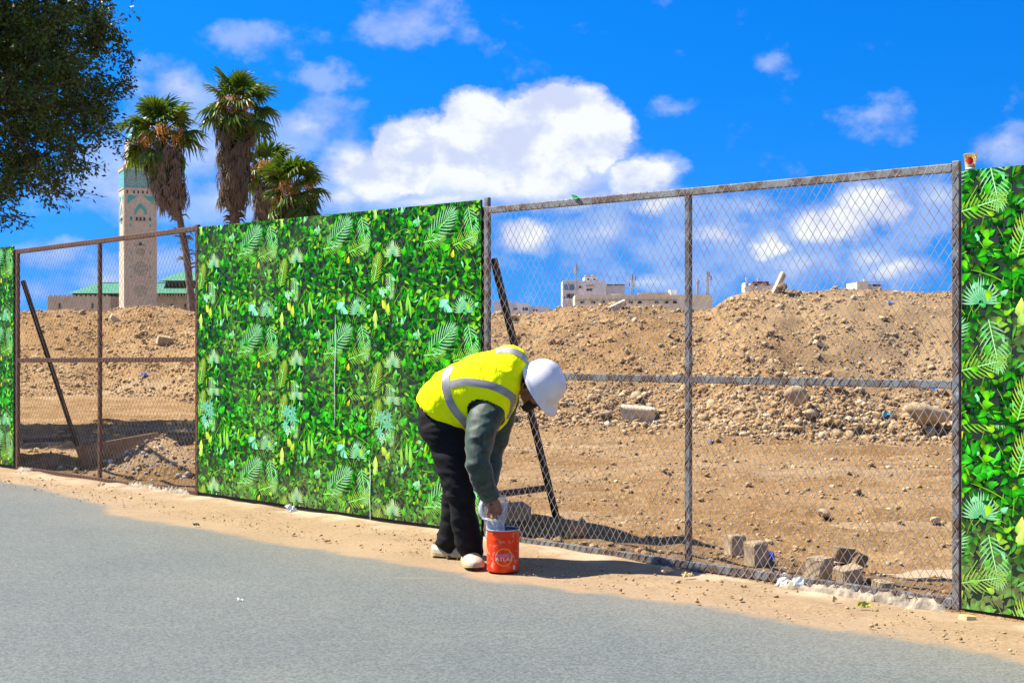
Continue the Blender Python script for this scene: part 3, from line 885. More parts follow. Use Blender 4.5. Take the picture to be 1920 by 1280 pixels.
def print_mesh(tile, u0, u1, v0, v1, phase_u, phase_v, y_front):
    """board spans u0..u1, v0..v1; pattern is shifted by the phases; clipped to the board"""
    V, Fc, Cc = [], [], []
    k = 0
    i0, i1 = int(math.floor((u0 - phase_u) / TU)) - 1, int(math.ceil((u1 - phase_u) / TU)) + 1
    j0, j1 = int(math.floor((v0 - phase_v) / TV)) - 1, int(math.ceil((v1 - phase_v) / TV)) + 1
    for i in range(i0, i1):
        for j in range(j0, j1):
            ox, oy = phase_u + i * TU, phase_v + j * TV
            for vs, fs, cs, ly in tile:
                p = vs + (ox, oy)
                mn, mx = p.min(0), p.max(0)
                if mx[0] < u0 or mn[0] > u1 or mx[1] < v0 or mn[1] > v1:
                    continue
                V.append(np.column_stack([p[:, 0], np.full(len(p), y_front - .00012 * (ly + 1)), p[:, 1]]))
                Fc.append(np.array(fs) + k); Cc.append(cs); k += len(p)
    V = np.concatenate(V); Fc = np.concatenate(Fc); Cc = np.concatenate(Cc)
    me = np_mesh('leaf_print', V, Fc, Cc)
    bm = bmesh.new(); bm.from_mesh(me)
    for co, no in (((u0, 0, 0), (-1, 0, 0)), ((u1, 0, 0), (1, 0, 0)), ((0, 0, v0), (0, 0, -1)), ((0, 0, v1), (0, 0, 1))):
        bmesh.ops.bisect_plane(bm, geom=bm.verts[:] + bm.edges[:] + bm.faces[:], dist=1e-6, plane_co=co, plane_no=no, clear_outer=True)
    bm.to_mesh(me); bm.free()
    return me
def print_material():
    m, n, b = mat_new('printed_leaves')
    a = n.node('ShaderNodeAttribute', attribute_name='Col').outputs['Color']
    pos, s_, q_ = fence_coords(n)
    z_ = n.sep(pos)[2]
    fine = n.noise(pos, 90, 3, .6)
    c = n.mix(1.0, a, n.mix(fine, (.75, .75, .75), (1.25, 1.25, 1.25)), 'MULTIPLY')
    dust = n.m('MULTIPLY', n.ramp(n.noise(pos, 1.5, 5, .6), .52, .72), .26)
    low = n.m('MULTIPLY', n.ramp(z_, .0, .75, True, 1.0, 0.0), n.ramp(n.noise(pos, 3, 4, .6), .3, .65))
    d = n.m('ADD', dust, n.m('MULTIPLY', low, .34), clamp=True)
    c = n.mix(d, c, (.24, .25, .11))
    n.put(b.inputs['Base Color'], c)
    n.put(b.inputs['Roughness'], n.m('MULTIPLY_ADD', d, .5, .38))
    b.inputs['Specular IOR Level'].default_value = .08
    return m
M_PRINT = print_material()
M_BOARD = simple('board_dark', (.004, .016, .006), .5, .5, 40)
M_EDGE = simple('board_edge', (.09, .07, .05), .8, .3, 20)
M_BRACE_ = simple('gap_shade_batten', (.02, .017, .015), .8, .3, 20)  # near black: the shadow gap under the boards is put into the batten's colour
M_DRIP = simple('white_drip', (.75, .75, .72), .6, .1, 20)

def leafy_panel(s0, s1, h, label, starts, seam=1.02, phase_u=0.0, drop=0.0):
    """starts: s of every column joint, panel from s0 to s1"""
    L = s1 - s0
    t = thing('leafy_hoarding', label, 'hoarding', FP(s0), F_ROT, 'printed leaf panels of the fence')
    cols = [a for a in sorted(starts) if s0 + .01 < a < s1 - .01]
    edges = [s0] + cols + [s1]
    cache = {}
    for e0, e1 in zip(edges[:-1], edges[1:]):
        for (z0, z1, tile, pv) in ((seam + .0004, h, TILE_A, 1.675 - .055), (.06 - drop, seam - .0004, TILE_B, .52 - .055)):
            w_ = e1 - e0
            whole = abs(w_ - TU) < .01
            key = (round(w_, 3), z0)
            ph = 0.0 if (abs(e1 - s1) < 1e-6 or whole or e0 in cols) else w_ - TU
            if key in cache:
                bd, pr = cache[key]
            else:
                mb = MB(); mb.box((w_ / 2, .006, (z0 + z1) / 2), (w_ - .0024, .012, z1 - z0)); bd = mb.mesh('printed_board'); bd.materials.append(M_BOARD)
                pr = print_mesh(tile, .0012, w_ - .0012, z0, z1, ph, pv, 0.0); pr.materials.append(M_PRINT); cache[key] = (bd, pr)
            bo = obj('printed_board', bd, None, t); bo.location = (e0 - s0, 0, 0)
            po = obj('leaf_print', pr, None, bo, kind='stuff')
    # timber and steel behind the boards
    for x in (.04, L / 2, L - .04):
        mb = MB(); mb.box((x, .045, h / 2 - .02), (.05, .06, h - .06)); obj('back_post', mb, M_EDGE, t)
    for z in (.12, h / 2, h - .06):
        mb = MB(); mb.box((L / 2, .037, z), (L - .14, .045, .05)); obj('back_rail', mb, M_EDGE, t)
    mb = MB(); mb.box((L / 2, .02, .026 - drop), (L - .02, .02, .062)); obj('bottom_batten', mb, M_BRACE_, t)
    return t
panel_c = leafy_panel(S_L2 + .012, -.012, 2.49, 'large leaf printed panel standing behind the bending worker', [S_L2 + .012 + (TU - .007), S_L2 + .012 + 2 * (TU - .007)])
panel_l = leafy_panel(S_LEFT0, S_L1 - .03, 2.48, 'leaf printed panel at the far left edge, mostly out of the picture', [S_L1 - .03 - TU, S_L1 - .03 - 2 * TU])
panel_r = leafy_panel(S_R + .012, S_R + 3.66, 2.395, 'leaf printed panel at the right edge with a cup on top', [S_R + .29, S_R + .29 + TU, S_R + .29 + 2 * TU], drop=.045)
for (px, ya, yb) in ((628, 590, 800), (695, 862, 985)):
    s_ = S_of(px); sc_ = (25510.0 / (px + 1710.0)) / FOC
    z1, z0 = CAM_H - (ya - HOR) * sc_, CAM_H - (yb - HOR) * sc_
    mb = MB(); nn_ = 12
    xs = [.012 * math.sin(i * .9) * .4 + (.02 * (i / nn_) if px == 628 else 0) for i in range(nn_ + 1)]
    vs = []
    for i in range(nn_ + 1):
        z = z0 + (z1 - z0) * i / nn_; w_ = .0035 * (1.4 - .9 * abs(i / nn_ - .6))
        x = s_ - (S_L2 + .012) + xs[i]
        vs += [(x - w_, -.0085, z), (x + w_, -.0085, z), (x, -.0105, z)]
    fs = []
    for i in range(nn_):
        k = 3 * i
        fs += [(k, k + 2, k + 5, k + 3), (k + 2, k + 1, k + 4, k + 5)]
    mb.add(vs, fs)
    obj('paint_drip', mb, M_DRIP, panel_c)

# ------------------------------------------------------------------ steel gates with expanded metal
def steel_mat(name, rust, grey, gfac, splash):
    m, n, b = mat_new(name)
    pos = n.node('ShaderNodeNewGeometry').outputs['Position']
    a = n.noise(pos, 9, 6, .65); c2 = n.noise(pos, 55, 4, .7)
    c = n.mix(n.ramp(c2, .35, .7), rust, tuple(x * 1.9 for x in rust))
    c = n.mix(n.m('MULTIPLY', n.ramp(a, gfac, gfac + .18), .9), c, grey)
    sp = n.m('MULTIPLY', n.ramp(n.noise(pos, 26, 5, .7), .60, .66), splash)
    c = n.mix(sp, c, (.45, .48, .50))
    n.put(b.inputs['Base Color'], c)
    b.inputs['Roughness'].default_value = .62
    b.inputs['Metallic'].default_value = .15
    n.put(b.inputs['Normal'], n.bump(c2, .3, .004))
    return m
M_STEEL_R = steel_mat('painted_steel', (.070, .042, .028), (.20, .205, .20), .40, .5)
M_STEEL_L = steel_mat('rusty_steel', (.085, .038, .018), (.12, .080, .052), .52, .1)
M_BRACE = steel_mat('dark_brace_steel', (.035, .020, .014), (.05, .04, .035), .5, .06)
M_MESH_R = simple('expanded_metal_grey', (.28, .245, .215), .5, .35, 5, metallic=.2, col2=(.42, .38, .33))
M_MESH_L = simple('expanded_metal_rust', (.20, .125, .065), .6, .35, 5, metallic=.1, col2=(.30, .21, .13))
M_CEMENT = simple('cement', (.27, .225, .165), .95, .35, 14, .8, 45)

def expanded(L, H, cw, ch, seed, w=.0030, th=.0020):
    rng = np.random.default_rng(seed)
    ni = int(L / (cw / 2)); nj = int(H / (ch / 2))
    I, J = np.meshgrid(np.arange(ni + 1), np.arange(nj + 1), indexing='ij')
    x = I * (L / ni) + rng.normal(0, .0016, I.shape); z = .0 + J * (H / nj) + rng.normal(0, .0022, I.shape)
    x = x + .012 * fbm(I * .045, J * .05, 2, seed) ; z = z + .02 * fbm(I * .04 + 9, J * .05, 2, seed + 1)
    x = np.clip(x, .0, L); z = np.clip(z, .006, H)
    y = -.006 - .018 * np.abs(fbm(I * .05, J * .06, 2, seed + 2)) + rng.normal(0, .001, I.shape)
    Pn = np.stack([x, y, z], -1)
    ok = (I + J) % 2 == 0
    A, B = [], []
    for dj in (-1, 1):
        src = ok.copy(); src[-1, :] = False
        if dj < 0: src[:, 0] = False
        else: src[:, -1] = False
        ii, jj = np.nonzero(src)
        A.append(Pn[ii, jj]); B.append(Pn[ii + 1, jj + dj])
    A = np.concatenate(A); B = np.concatenate(B)
    d = B - A; d /= np.linalg.norm(d, axis=1, keepdims=True)
    side = np.cross(d, np.array([0, 1.0, 0.0])); side /= np.linalg.norm(side, axis=1, keepdims=True)
    nr = np.cross(side, d)
    # the strand of expanded metal is a twisted flat
    sgn = np.where(d[:, 2] > 0, 1, -1)[:, None]
    s2 = (side * math.cos(.6) + sgn * nr * math.sin(.6)) * w / 2; n2 = (nr * math.cos(.6) - sgn * side * math.sin(.6)) * th / 2
    A = A - d * .002; B = B + d * .002
    V = np.stack([A - s2 - n2, A + s2 - n2, A + s2 + n2, A - s2 + n2, B - s2 - n2, B + s2 - n2, B + s2 + n2, B - s2 + n2], 1).reshape(-1, 3)
    q = np.array([(0, 1, 5, 4), (1, 2, 6, 5), (2, 3, 7, 6), (3, 0, 4, 7)])
    Fq = (q[None] + (np.arange(len(A)) * 8)[:, None, None]).reshape(-1, 4)
    return np_mesh('expanded_metal', V, Fq)

def bar(x0, z0, x1, z1, w, d, y=.03):
    a = Vector((x0, y, z0)); c = Vector((x1, y, z1)); t = (c - a)
    R = t.to_track_quat('Z', 'Y').to_matrix()
    mb = MB(); mb.box((a + c) / 2, (w, d, t.length), R)
    return mb
def bevel_obj(o, w=.004):
    md = o.modifiers.new('edge', 'BEVEL'); md.width = w; md.segments = 2; md.limit_method = 'ANGLE'
    return o
def gate(s0, s1, h0, h1, mid, label, msteel):
    L = s1 - s0
    t = thing('mesh_gate', label, 'fence gate', FP(s0), F_ROT, 'steel mesh gates of the fence')
    hh = lambda x: h0 + (h1 - h0) * x / L
    pw = .042
    for x, hp, nm in ((pw / 2, h0 + .005, 'end_post'), (L - pw / 2, h1 + .012, 'end_post'), (L / 2, hh(L / 2) - .049, 'middle_post')):
        bevel_obj(obj(nm, bar(x, -.03 if nm == 'end_post' else .062, x, hp, pw * (1 if nm == 'end_post' else .92), .034, .022), msteel, t))
    def rail(nm, za, zb, x0, x1, w):
        bevel_obj(obj(nm, _rail(x0, za, x1, zb, w), msteel, t))
    def _rail(x0, za, x1, zb, w):
        mb = MB()
        vs = []
        for x, z in ((x0, za), (x1, zb)):
            vs += [(x, .005, z - w / 2), (x, .039, z - w / 2), (x, .039, z + w / 2), (x, .005, z + w / 2)]
        mb.add(vs, [(0, 1, 5, 4), (1, 2, 6, 5), (2, 3, 7, 6), (3, 0, 4, 7), (3, 2, 1, 0), (4, 5, 6, 7)])
        return mb
    e = pw + .001
    rail('top_rail', hh(e) - .024, hh(L - e) - .024, e, L - e, .048)
    rail('bottom_rail', .033, .033, e, L - e, .050)
    rail('cross_rail', mid[0], (mid[0] + mid[1]) / 2, e, L / 2 - pw * .46 - .001, .046)
    rail('cross_rail', (mid[0] + mid[1]) / 2, mid[1], L / 2 + pw * .46 + .001, L - e, .046)
    return t, L
def expanded_sheet(t, L, h0, h1, cw, ch, seed, mmesh):
    me = expanded(L, h0, cw, ch, seed)
    co = np.empty(len(me.vertices) * 3, np.float32); me.vertices.foreach_get('co', co); co = co.reshape(-1, 3)
    co[:, 2] *= (1 + (h1 / h0 - 1) * co[:, 0] / L)
    me.vertices.foreach_set('co', co.ravel()); me.update()
    return obj('expanded_metal', me, mmesh, t, kind='stuff')
def braces(t, x, ztop, foot, msteel):
    a = Vector((x, .075, ztop)); c = Vector((x, foot, .02))
    tt = c - a; R = tt.to_track_quat('Z', 'X').to_matrix()
    mb = MB(); mb.box((a + c) / 2, (.042, .042, tt.length), R); bevel_obj(obj('brace', mb, msteel, t))
    zb = .33; yb = .075 + (foot - .075) * (ztop - zb) / (ztop - .02)
    mb = MB(); mb.box((x, (.075 + yb) / 2, zb), (.04, yb - .075 - .03, .045)); bevel_obj(obj('brace_strut', mb, msteel, t))
def build_gate(s0, s1, h0, h1, mid, label, msteel, mmesh, cw, ch, seed, ztop):
    t, L = gate(s0, s1, h0, h1, mid, label, msteel)
    expanded_sheet(t, L, h0, h1, cw, ch, seed, mmesh)
    braces(t, .03, ztop, .80, M_BRACE)
    return t, L
gate_r, LR = build_gate(.008, S_R - .004, 2.435, 2.44, (1.208, 1.228), 'grey steel mesh gate right of the worker with a diagonal brace', M_STEEL_R, M_MESH_R, .0555, .086, 3, 2.06)
gate_l, LL = build_gate(S_L1 + .004, S_L2 - .004, 2.44, 2.505, (1.222, 1.275), 'rusty brown steel mesh gate at the left, minaret behind it', M_STEEL_L, M_MESH_L, .060, .086, 8, 2.10)
# cement that buries the bottom rail ends
def cement(t, x0, x1, seed, hgt=.045):
    k = int((x1 - x0) / .012); mb = MB(); r = np.random.default_rng(seed); rings = []
    for i in range(k + 1):
        x = x0 + (x1 - x0) * i / k
        e = math.sin(math.pi * min(1, max(0, min(i, k - i) / 14)) / 2)
        ring = []
        for j in range(9):
            a = math.pi * j / 8
            rr = 1 + .5 * float(fbm(i * .16, j * .8, 3, seed)) + .5 * float(fbm(i * .45, j * 1.5, 2, seed + 3))
            ring.append((x, -.012 + .052 * math.cos(a) * -rr * .8, -.045 + (hgt + .035) * e * math.sin(a) * rr))
        rings.append(ring)
    mb.rings(rings, False, closed=False)
    return obj('cement_footing', mb, M_CEMENT, t, smooth=True)
cement(gate_r, 2.42, LR - .02, 5)
cement(gate_l, LL - 1.25, LL - .02, 6, .07)
cement(gate_l, .03, .55, 7, .06)
# end plate that stands up beside the centre panel
mb = MB(); mb.box((0, 0, 1.255), (.036, .036, 2.51)); o = obj('corner_post', mb, M_STEEL_R); bevel_obj(o)
o.location = FP(-.006, .058); o.rotation_euler = (0, 0, F_ROT); tag(o, 'slim brown post between the leafy panel and the right gate', 'post')
# green twine on the top rail
mb = MB()
for k in range(3):
    pts = [(.02 * math.cos(a + k) * (1 + .3 * k), -.008 + .012 * math.sin(a * 2 + k), .012 * math.sin(a) + .006 * k) for a in np.linspace(0, math.tau, 14)]
    mb.tube(pts, .0028, 5)
o = obj('twine', mb, simple('green_twine', (.03, .40, .10), .7, .2, 30), smooth=True)
o.location = FP(S_of(1081), -.0, 2.437); o.rotation_euler = (0, 0, F_ROT); tag(o, 'scrap of green twine tied on the top rail of the right gate', 'twine')
# scraps stuck in the mesh
for (px, py, w_, h_, col, lab) in ((1472, 1090, .075, .055, (.70, .66, .60), 'white torn paper caught in the mesh at the bottom rail, left one'), (1503, 1094, .085, .085, (.52, .60, .62), 'bluish white plastic caught in the mesh at the bottom rail, right one')):
    r = random.Random(px); mb = MB(); vs = []
    for i in range(5):
        for j in range(5):
            vs.append(((i / 4 - .5) * w_ * (1 - .2 * r.random()), -.02 - .014 * r.random(), (j / 4 - .5) * h_ + .02 * (i / 4 - .5) + .006 * r.random()))
    mb.add(vs, [(i * 5 + j, (i + 1) * 5 + j, (i + 1) * 5 + j + 1, i * 5 + j + 1) for i in range(4) for j in range(4)])
    o = obj('paper_scrap', mb, simple(lab[:18] + str(px), col, .5, .1, 30)); s_ = S_of(px); sc_ = (25510.0 / (px + 1710.0)) / FOC
    o.location = FP(s_, -.012, CAM_H - (py - HOR) * sc_); o.rotation_euler = (0, 0, F_ROT); tag(o, lab, 'litter')

# paper cup on top of the rightmost panel
cu = thing('drink_cup', 'small drink cup with a red disc standing on top of the rightmost panel', 'cup', FP(S_of(1815), .03, 2.398))
m_cup, n, b = mat_new('clear_cup')
b.inputs['Base Color'].default_value = (.92, .78, .50, 1); b.inputs['Roughness'].default_value = .25
b.inputs['Transmission Weight'].default_value = .45; b.inputs['IOR'].default_value = 1.15
n.put(b.inputs['Base Color'], n.mix(n.ramp(n.noise(n.node('ShaderNodeTexCoord').outputs['Object'], 30, 3, .5), .4, .6), (.92, .80, .55), (.86, .62, .20)))
mb = MB(); mb.lathe([(.0265, .012), (.0355, .083), (.037, .084), (.037, .086), (.0345, .086), (.0255, .016)], 24, cap=False); obj('cup_wall', mb, m_cup, cu, smooth=True)
mb = MB(); mb.lathe([(.0245, .012), (.0268, .027)], 24); obj('dark_dregs', mb, simple('coffee_dregs', (.03, .012, .006), .3, .2, 20), cu, smooth=True)
mb = MB(); mb.lathe([(.0262, .0), (.0268, .0105)], 24); obj('cup_base', mb, simple('cup_base_white', (.65, .72, .80), .4, .1, 20), cu, smooth=True)
mb = MB(); rr_ = .0195; vs = []
toc = math.atan2(-cu.location.y, -cu.location.x) - .12
vs.append((0, 0)); ring = [(rr_ * math.cos(a), rr_ * math.sin(a)) for a in np.linspace(0, math.tau, 25)[:-1]]
pts = []
for (u, w_) in [(0, 0)] + [(.5 * a, .5 * c) for a, c in ring] + ring:
    z = .047 + w_; r_ = .0265 + (z - .012) / .071 * .009 + .0006
    pts.append((r_ * math.cos(toc + u / r_), r_ * math.sin(toc + u / r_), z))
fs = [(0, 1 + i, 1 + (i + 1) % 24) for i in range(24)] + [(1 + i, 25 + i, 25 + (i + 1) % 24, 1 + (i + 1) % 24) for i in range(24)]
mb.add(pts, fs); obj('red_disc', mb, simple('red_print', (.72, .012, .01), .4, .1, 20), cu)

# ------------------------------------------------------------------ far buildings
M_MARBLE = simple('pale_marble', (.45, .365, .265), .8, .12, .4)
M_TEAL = simple('teal_tile', (.07, .28, .27), .45, .35, 1.2, col2=(.16, .42, .38))
M_TEAL2 = simple('turquoise_tile', (.06, .33, .27), .5, .2, .8)
M_DARKW = simple('dark_opening', (.03, .035, .04), .4, .3, .5)
M_ROOFG = simple('green_roof_tile', (.045, .20, .115), .55, .25, .25)
M_EAVE = simple('dark_eaves', (.05, .035, .03), .8, .3, .5)
M_WALLM = simple('mosque_wall', (.42, .35, .26), .85, .12, .2)
YM = 1200.0; KM = YM / FOC
def zM(y):
    return CAM_H + (HOR - y) * KM
mn = thing('minaret', 'tall square minaret with teal tile band behind the left gate', 'minaret', (P(258.5, HOR, YM).x, YM, 0))
mn.rotation_euler = (0, 0, math.radians(25))
HW = 14.3
yf = -HW     # main face, towards the camera; -x face is the sunlit narrow one
def relief(nm, poly, d0, d1, mat, face=0, parent=None):
    """polygon (u, z) on a face: 0 = main, 1 = left"""
    mb = MB()
    if face == 0:
        mb.prism(poly, yf - d1, yf - d0)
    else:
        mb.prism(poly, yf - d1, yf - d0)
        mb.v = [(y, -x, z) for x, y, z in mb.v]
    return obj(nm, mb, mat, parent or mn)
mb = MB(); mb.box((0, 0, zM(357) / 2), (2 * HW, 2 * HW, zM(357))); shaft = obj('shaft', mb, M_MARBLE, mn)
mb = MB(); mb.box((0, 0, zM(356.3)), (2 * HW + 1.2, 2 * HW + 1.2, .9)); obj('cornice', mb, M_MARBLE, mn)
zt0, zt1 = zM(355.3), zM(322.5)
mb = MB(); mb.box((0, 0, (zt0 + zt1) / 2), (2 * HW + .3, 2 * HW + .3, zt1 - zt0)); band = obj('tile_band', mb, M_TEAL, mn)
for cx in (-8.6, 0, 8.6):
    mb = MB(); cz = (zt0 + zt1) / 2
    for ring, cnt, sz in ((1.4, 8, .5), (2.9, 12, .6), (4.3, 18, .55), (5.9, 24, .5)):
        for k in range(cnt):
            a = k * math.tau / cnt
            x, z = cx + ring * math.cos(a), cz + ring * math.sin(a)
            if abs(x) < HW - .8 and abs(z - cz) < (zt1 - zt0) / 2 - .6:
                mb.prism([(x + sz * math.cos(t), z + sz * math.sin(t)) for t in (0, 1.57, 3.14, 4.71)], yf - .32, yf - .1)
    obj('tile_star', mb, M_MARBLE, mn, kind='stuff')
mb = MB(); mb.box((0, 0, zM(321)), (2 * HW + 1.6, 2 * HW + 1.6, 1.6)); obj('cornice', mb, M_MARBLE, mn)
mer = MB(); mer.prism([(-.9, 0), (.9, 0), (.9, 1.6), (.5, 1.6), (.5, 2.6), (-.5, 2.6), (-.5, 1.6), (-.9, 1.6)], -.5, .5); mer_me = mer.mesh('merlon'); mer_me.materials.append(M_MARBLE)
for k in range(10):
    u = -HW + .5 + k * (2 * HW - 1) / 9
    for (x, y, rz) in ((u, -HW, 0), (-HW, u, math.pi / 2)):
        if rz and k == 0: continue
        o = obj('merlon', mer_me, None, mn); o.location = (x, y, zM(319.5)); o.rotation_euler = (0, 0, rz)
mb = MB(); mb.box((0, 0, (zM(319) + zM(262)) / 2), (20, 20, zM(262) - zM(319))); lan = obj('lantern', mb, M_MARBLE, mn)
mb = MB(); mb.lathe([(9.5, zM(262)), (9, zM(256)), (6, zM(248)), (1, zM(240)), (.6, zM(232))], 16); obj('lantern_cap', mb, M_TEAL2, mn)
for u in (-6, -2, 2, 6):
    mb = MB(); mb.prism([(u - 1.4, zM(317)), (u + 1.4, zM(317)), (u + 1.4, zM(308)), (u, zM(302)), (u - 1.4, zM(308))], -10.4, -10.0); obj('lantern_arch', mb, M_TEAL2, mn)
def slit(u, y0, y1, w, face=0, mat=M_DARKW):
    return relief('window', [(u - w, zM(y0)), (u + w, zM(y0)), (u + w, zM(y1) - w), (u, zM(y1)), (u - w, zM(y1) - w)], .0, .25, mat, face)
for u in (-11.5, -5.7, -2, 2, 5.8, 11.2):
    slit(u, 366, 360, .65)
for face, k in ((0, 1.0), (1, .92)):
    for sg in (-1, 1):
        relief('tile_spandrel', [(sg * 11.2 * k, zM(370)), (sg * 2.6 * k, zM(370)), (sg * 5.5 * k, zM(376)), (sg * 8 * k, zM(379)), (sg * 11.2 * k, zM(386))][::sg], .0, .3, M_TEAL2, face)
    arch = []
    for t in np.linspace(-1, 1, 11):
        arch.append((5.2 * t * k, zM(384 + 13 * abs(t) ** 1.4)))
    inner = [(3.4 * t * k, zM(392 + 9 * abs(t) ** 1.6)) for t in np.linspace(1, -1, 11)]
    relief('tile_arch', [(-5.4 * k, zM(405))] + arch + [(5.4 * k, zM(405)), (3.6 * k, zM(404))] + inner + [(-3.6 * k, zM(404))], .0, .35, M_TEAL2, face)
    for u in (-3.2, 0, 3.2):
        slit(u * k, 416, 409, .9, face)
    for u in (-8.2, 8.2):
        slit(u * k, 416, 408, 1.1, face, M_TEAL2); slit(u * k, 415.5, 410, .6, face)
    relief('window_sill', [(-5.5 * k, zM(418.5)), (5.5 * k, zM(418.5)), (5.5 * k, zM(417.3)), (-5.5 * k, zM(417.3))], 0, .6, M_MARBLE, face)
    for u in (-12.2, 12.2):
        relief('pilaster', [(u * k - .35, zM(470)), (u * k + .35, zM(470)), (u * k + .35, zM(368)), (u * k - .35, zM(368))], 0, .3, M_MARBLE, face)
slit(0, 462, 455, 1.3)
relief('balcony', [(-4, zM(465)), (4, zM(465)), (4, zM(462.5)), (-4, zM(462.5))], 0, 1.6, M_MARBLE)
M_TEAL3 = simple('dark_teal_tile', (.05, .14, .13), .5, .3, 1.0)
def rosette(cy, R, spread):
    mb = MB(); rr = random.Random(int(cy))
    for ring in range(1, 5):
        for k in range(ring * 6):
            a = k * math.tau / (ring * 6) + ring * .3
            x, z = R * ring / 4 * math.cos(a) * spread, zM(cy) + R * ring / 4 * math.sin(a)
            s = R * .09 * rr.uniform(.7, 1.2)
            mb.prism([(x + s * math.cos(t), z + s * math.sin(t)) for t in (.2, 1.77, 3.34, 4.91)], yf - .2, yf - .0)
    return obj('tile_rosette', mb, M_TEAL3, mn, kind='stuff')
rosette(505, 5.6, 1.1); rosette(474, 3.0, 1.2); rosette(546, 4.6, 1.2); rosette(446, 2.0, 2.0)
for u in (-8.5, 8.5):
    for cy in (424.5, 475, 502, 520):
        s = 1.1
        relief('tile_diamond', [(u - s, zM(cy)), (u, zM(cy) - s * 1.3), (u + s, zM(cy)), (u, zM(cy) + s * 1.3)], 0, .2, M_TEAL)

# prayer hall
YH = 1260.0; KH = YH / FOC
def zH(y): return CAM_H + (HOR - y) * KH
def xH(x): return (x - 960) * KH
hall = thing('prayer_hall', 'long mosque hall with green tiled roof on both sides of the minaret', 'mosque', (xH(240), YH, 0))
ox = xH(240)
def hbox(nm, x0, x1, y0, y1, dy0, dy1, mat):
    mb = MB(); mb.box(((xH(x0) + xH(x1)) / 2 - ox, (dy0 + dy1) / 2, (zH(y0) + zH(y1)) / 2), (xH(x1) - xH(x0), dy1 - dy0, zH(y1) - zH(y0)))
    return obj(nm, mb, mat, hall)
hbox('front_wall', 110, 225, 640, 557, -30, 0, M_WALLM)
hbox('main_wall', 140, 640, 640, 555, 5, 80, M_WALLM)
hbox('eaves', 136, 640, 555, 550, 0, 82, M_EAVE)
def roof(nm, x0, x1, xr0, xr1, ye, yr, d0, d1, mat):
    mb = MB(); a = [(xH(x0) - ox, d0, zH(ye)), (xH(x1) - ox, d0, zH(ye)), (xH(x1) - ox, d1, zH(ye)), (xH(x0) - ox, d1, zH(ye))]
    m_ = (d0 + d1) / 2; r_ = [(xH(xr0) - ox, m_, zH(yr)), (xH(xr1) - ox, m_, zH(yr))]
    mb.add(a + r_, [(0, 1, 5, 4), (2, 3, 4, 5), (3, 0, 4), (1, 2, 5), (3, 2, 1, 0)])
    return obj(nm, mb, mat, hall)
roof('lower_roof', 131, 640, 158, 620, 550, 527, -6, 88, M_ROOFG)
hbox('roof_ridge', 160, 620, 528.5, 526.3, 39, 43, M_WALLM)
hbox('upper_wall', 300, 560, 535, 524.5, 20, 70, M_EAVE)
roof('upper_roof', 288, 570, 312, 550, 524.5, 506, 16, 74, M_ROOFG)
for i in range(26):
    x = 296 + i * 5.2
    hbox('eaves_bracket', x, x + 2.2, 555.5, 551, -2.5, -.2, M_WALLM)
for x in (132, 192, 205, 320, 345):
    hbox('arched_window', x - 1.6, x + 1.6, 580, 570, -30.5 if x < 225 else 4.2, -30.05 if x < 225 else 4.9, M_DARKW)
for i in range(13):
    x = 113 + i * 8.6
    hbox('battlement', x, x + 4.2, 557, 554.6, -30, -28, M_WALLM)

# town blocks beyond the right mound
M_BGREY = simple('grey_render', (.50, .49, .50), .85, .12, .3)
M_BCREAM = simple('cream_render', (.60, .52, .38), .85, .1, .25)
M_BWHITE = simple('white_render', (.64, .62, .60), .85, .12, .3)
M_BRUST = simple('brick_parapet', (.42, .27, .15), .9, .25, .4)
M_BRED = simple('dark_red_cloth', (.18, .03, .03), .8, .3, .5)
M_GLASSB = simple('blue_glass', (.12, .20, .30), .25, .25, .4)
M_MAST = simple('mast_steel', (.30, .29, .30), .6, .2, 2)
def town(name, label, cat, Yd, walls, wins=(), extra=(), mast=()):
    k = Yd / FOC
    z = lambda y: CAM_H + (HOR - y) * k
    x0 = min(w[0] for w in walls); x1 = max(w[1] for w in walls)
    base = Vector(((x0 + x1) / 2 - 960, 0, 0)) * k; base.y = Yd
    t = thing(name, label, cat, (base.x, Yd, 0))
    def bx(nm, xa, xb, ya, yb, d0, d1, mat):
        mb = MB(); mb.box((((xa + xb) / 2 - 960) * k - base.x, (d0 + d1) / 2, (z(ya) + z(yb)) / 2), ((xb - xa) * k, d1 - d0, z(yb) - z(ya)))
        return obj(nm, mb, mat, t)
    for (xa, xb, yb, d0, d1, mat) in walls:
        bx('wall', xa, xb, 650, yb, d0, d1, mat)
    for (xa, xb, ya, yb, d, mat) in wins:
        w_ = bx('window', xa, xb, ya, yb, d - .12, d + .3, mat)
        mb = MB(); mb.box((((xa + xb) / 2 - 960) * k - base.x, d - .2, z(ya) - .1), ((xb - xa) * k + .3, .35, .14)); obj('sill', mb, M_BWHITE, w_)
    for (nm, xa, xb, ya, yb, d0, d1, mat) in extra:
        bx(nm, xa, xb, ya, yb, d0, d1, mat)
    return t, bx
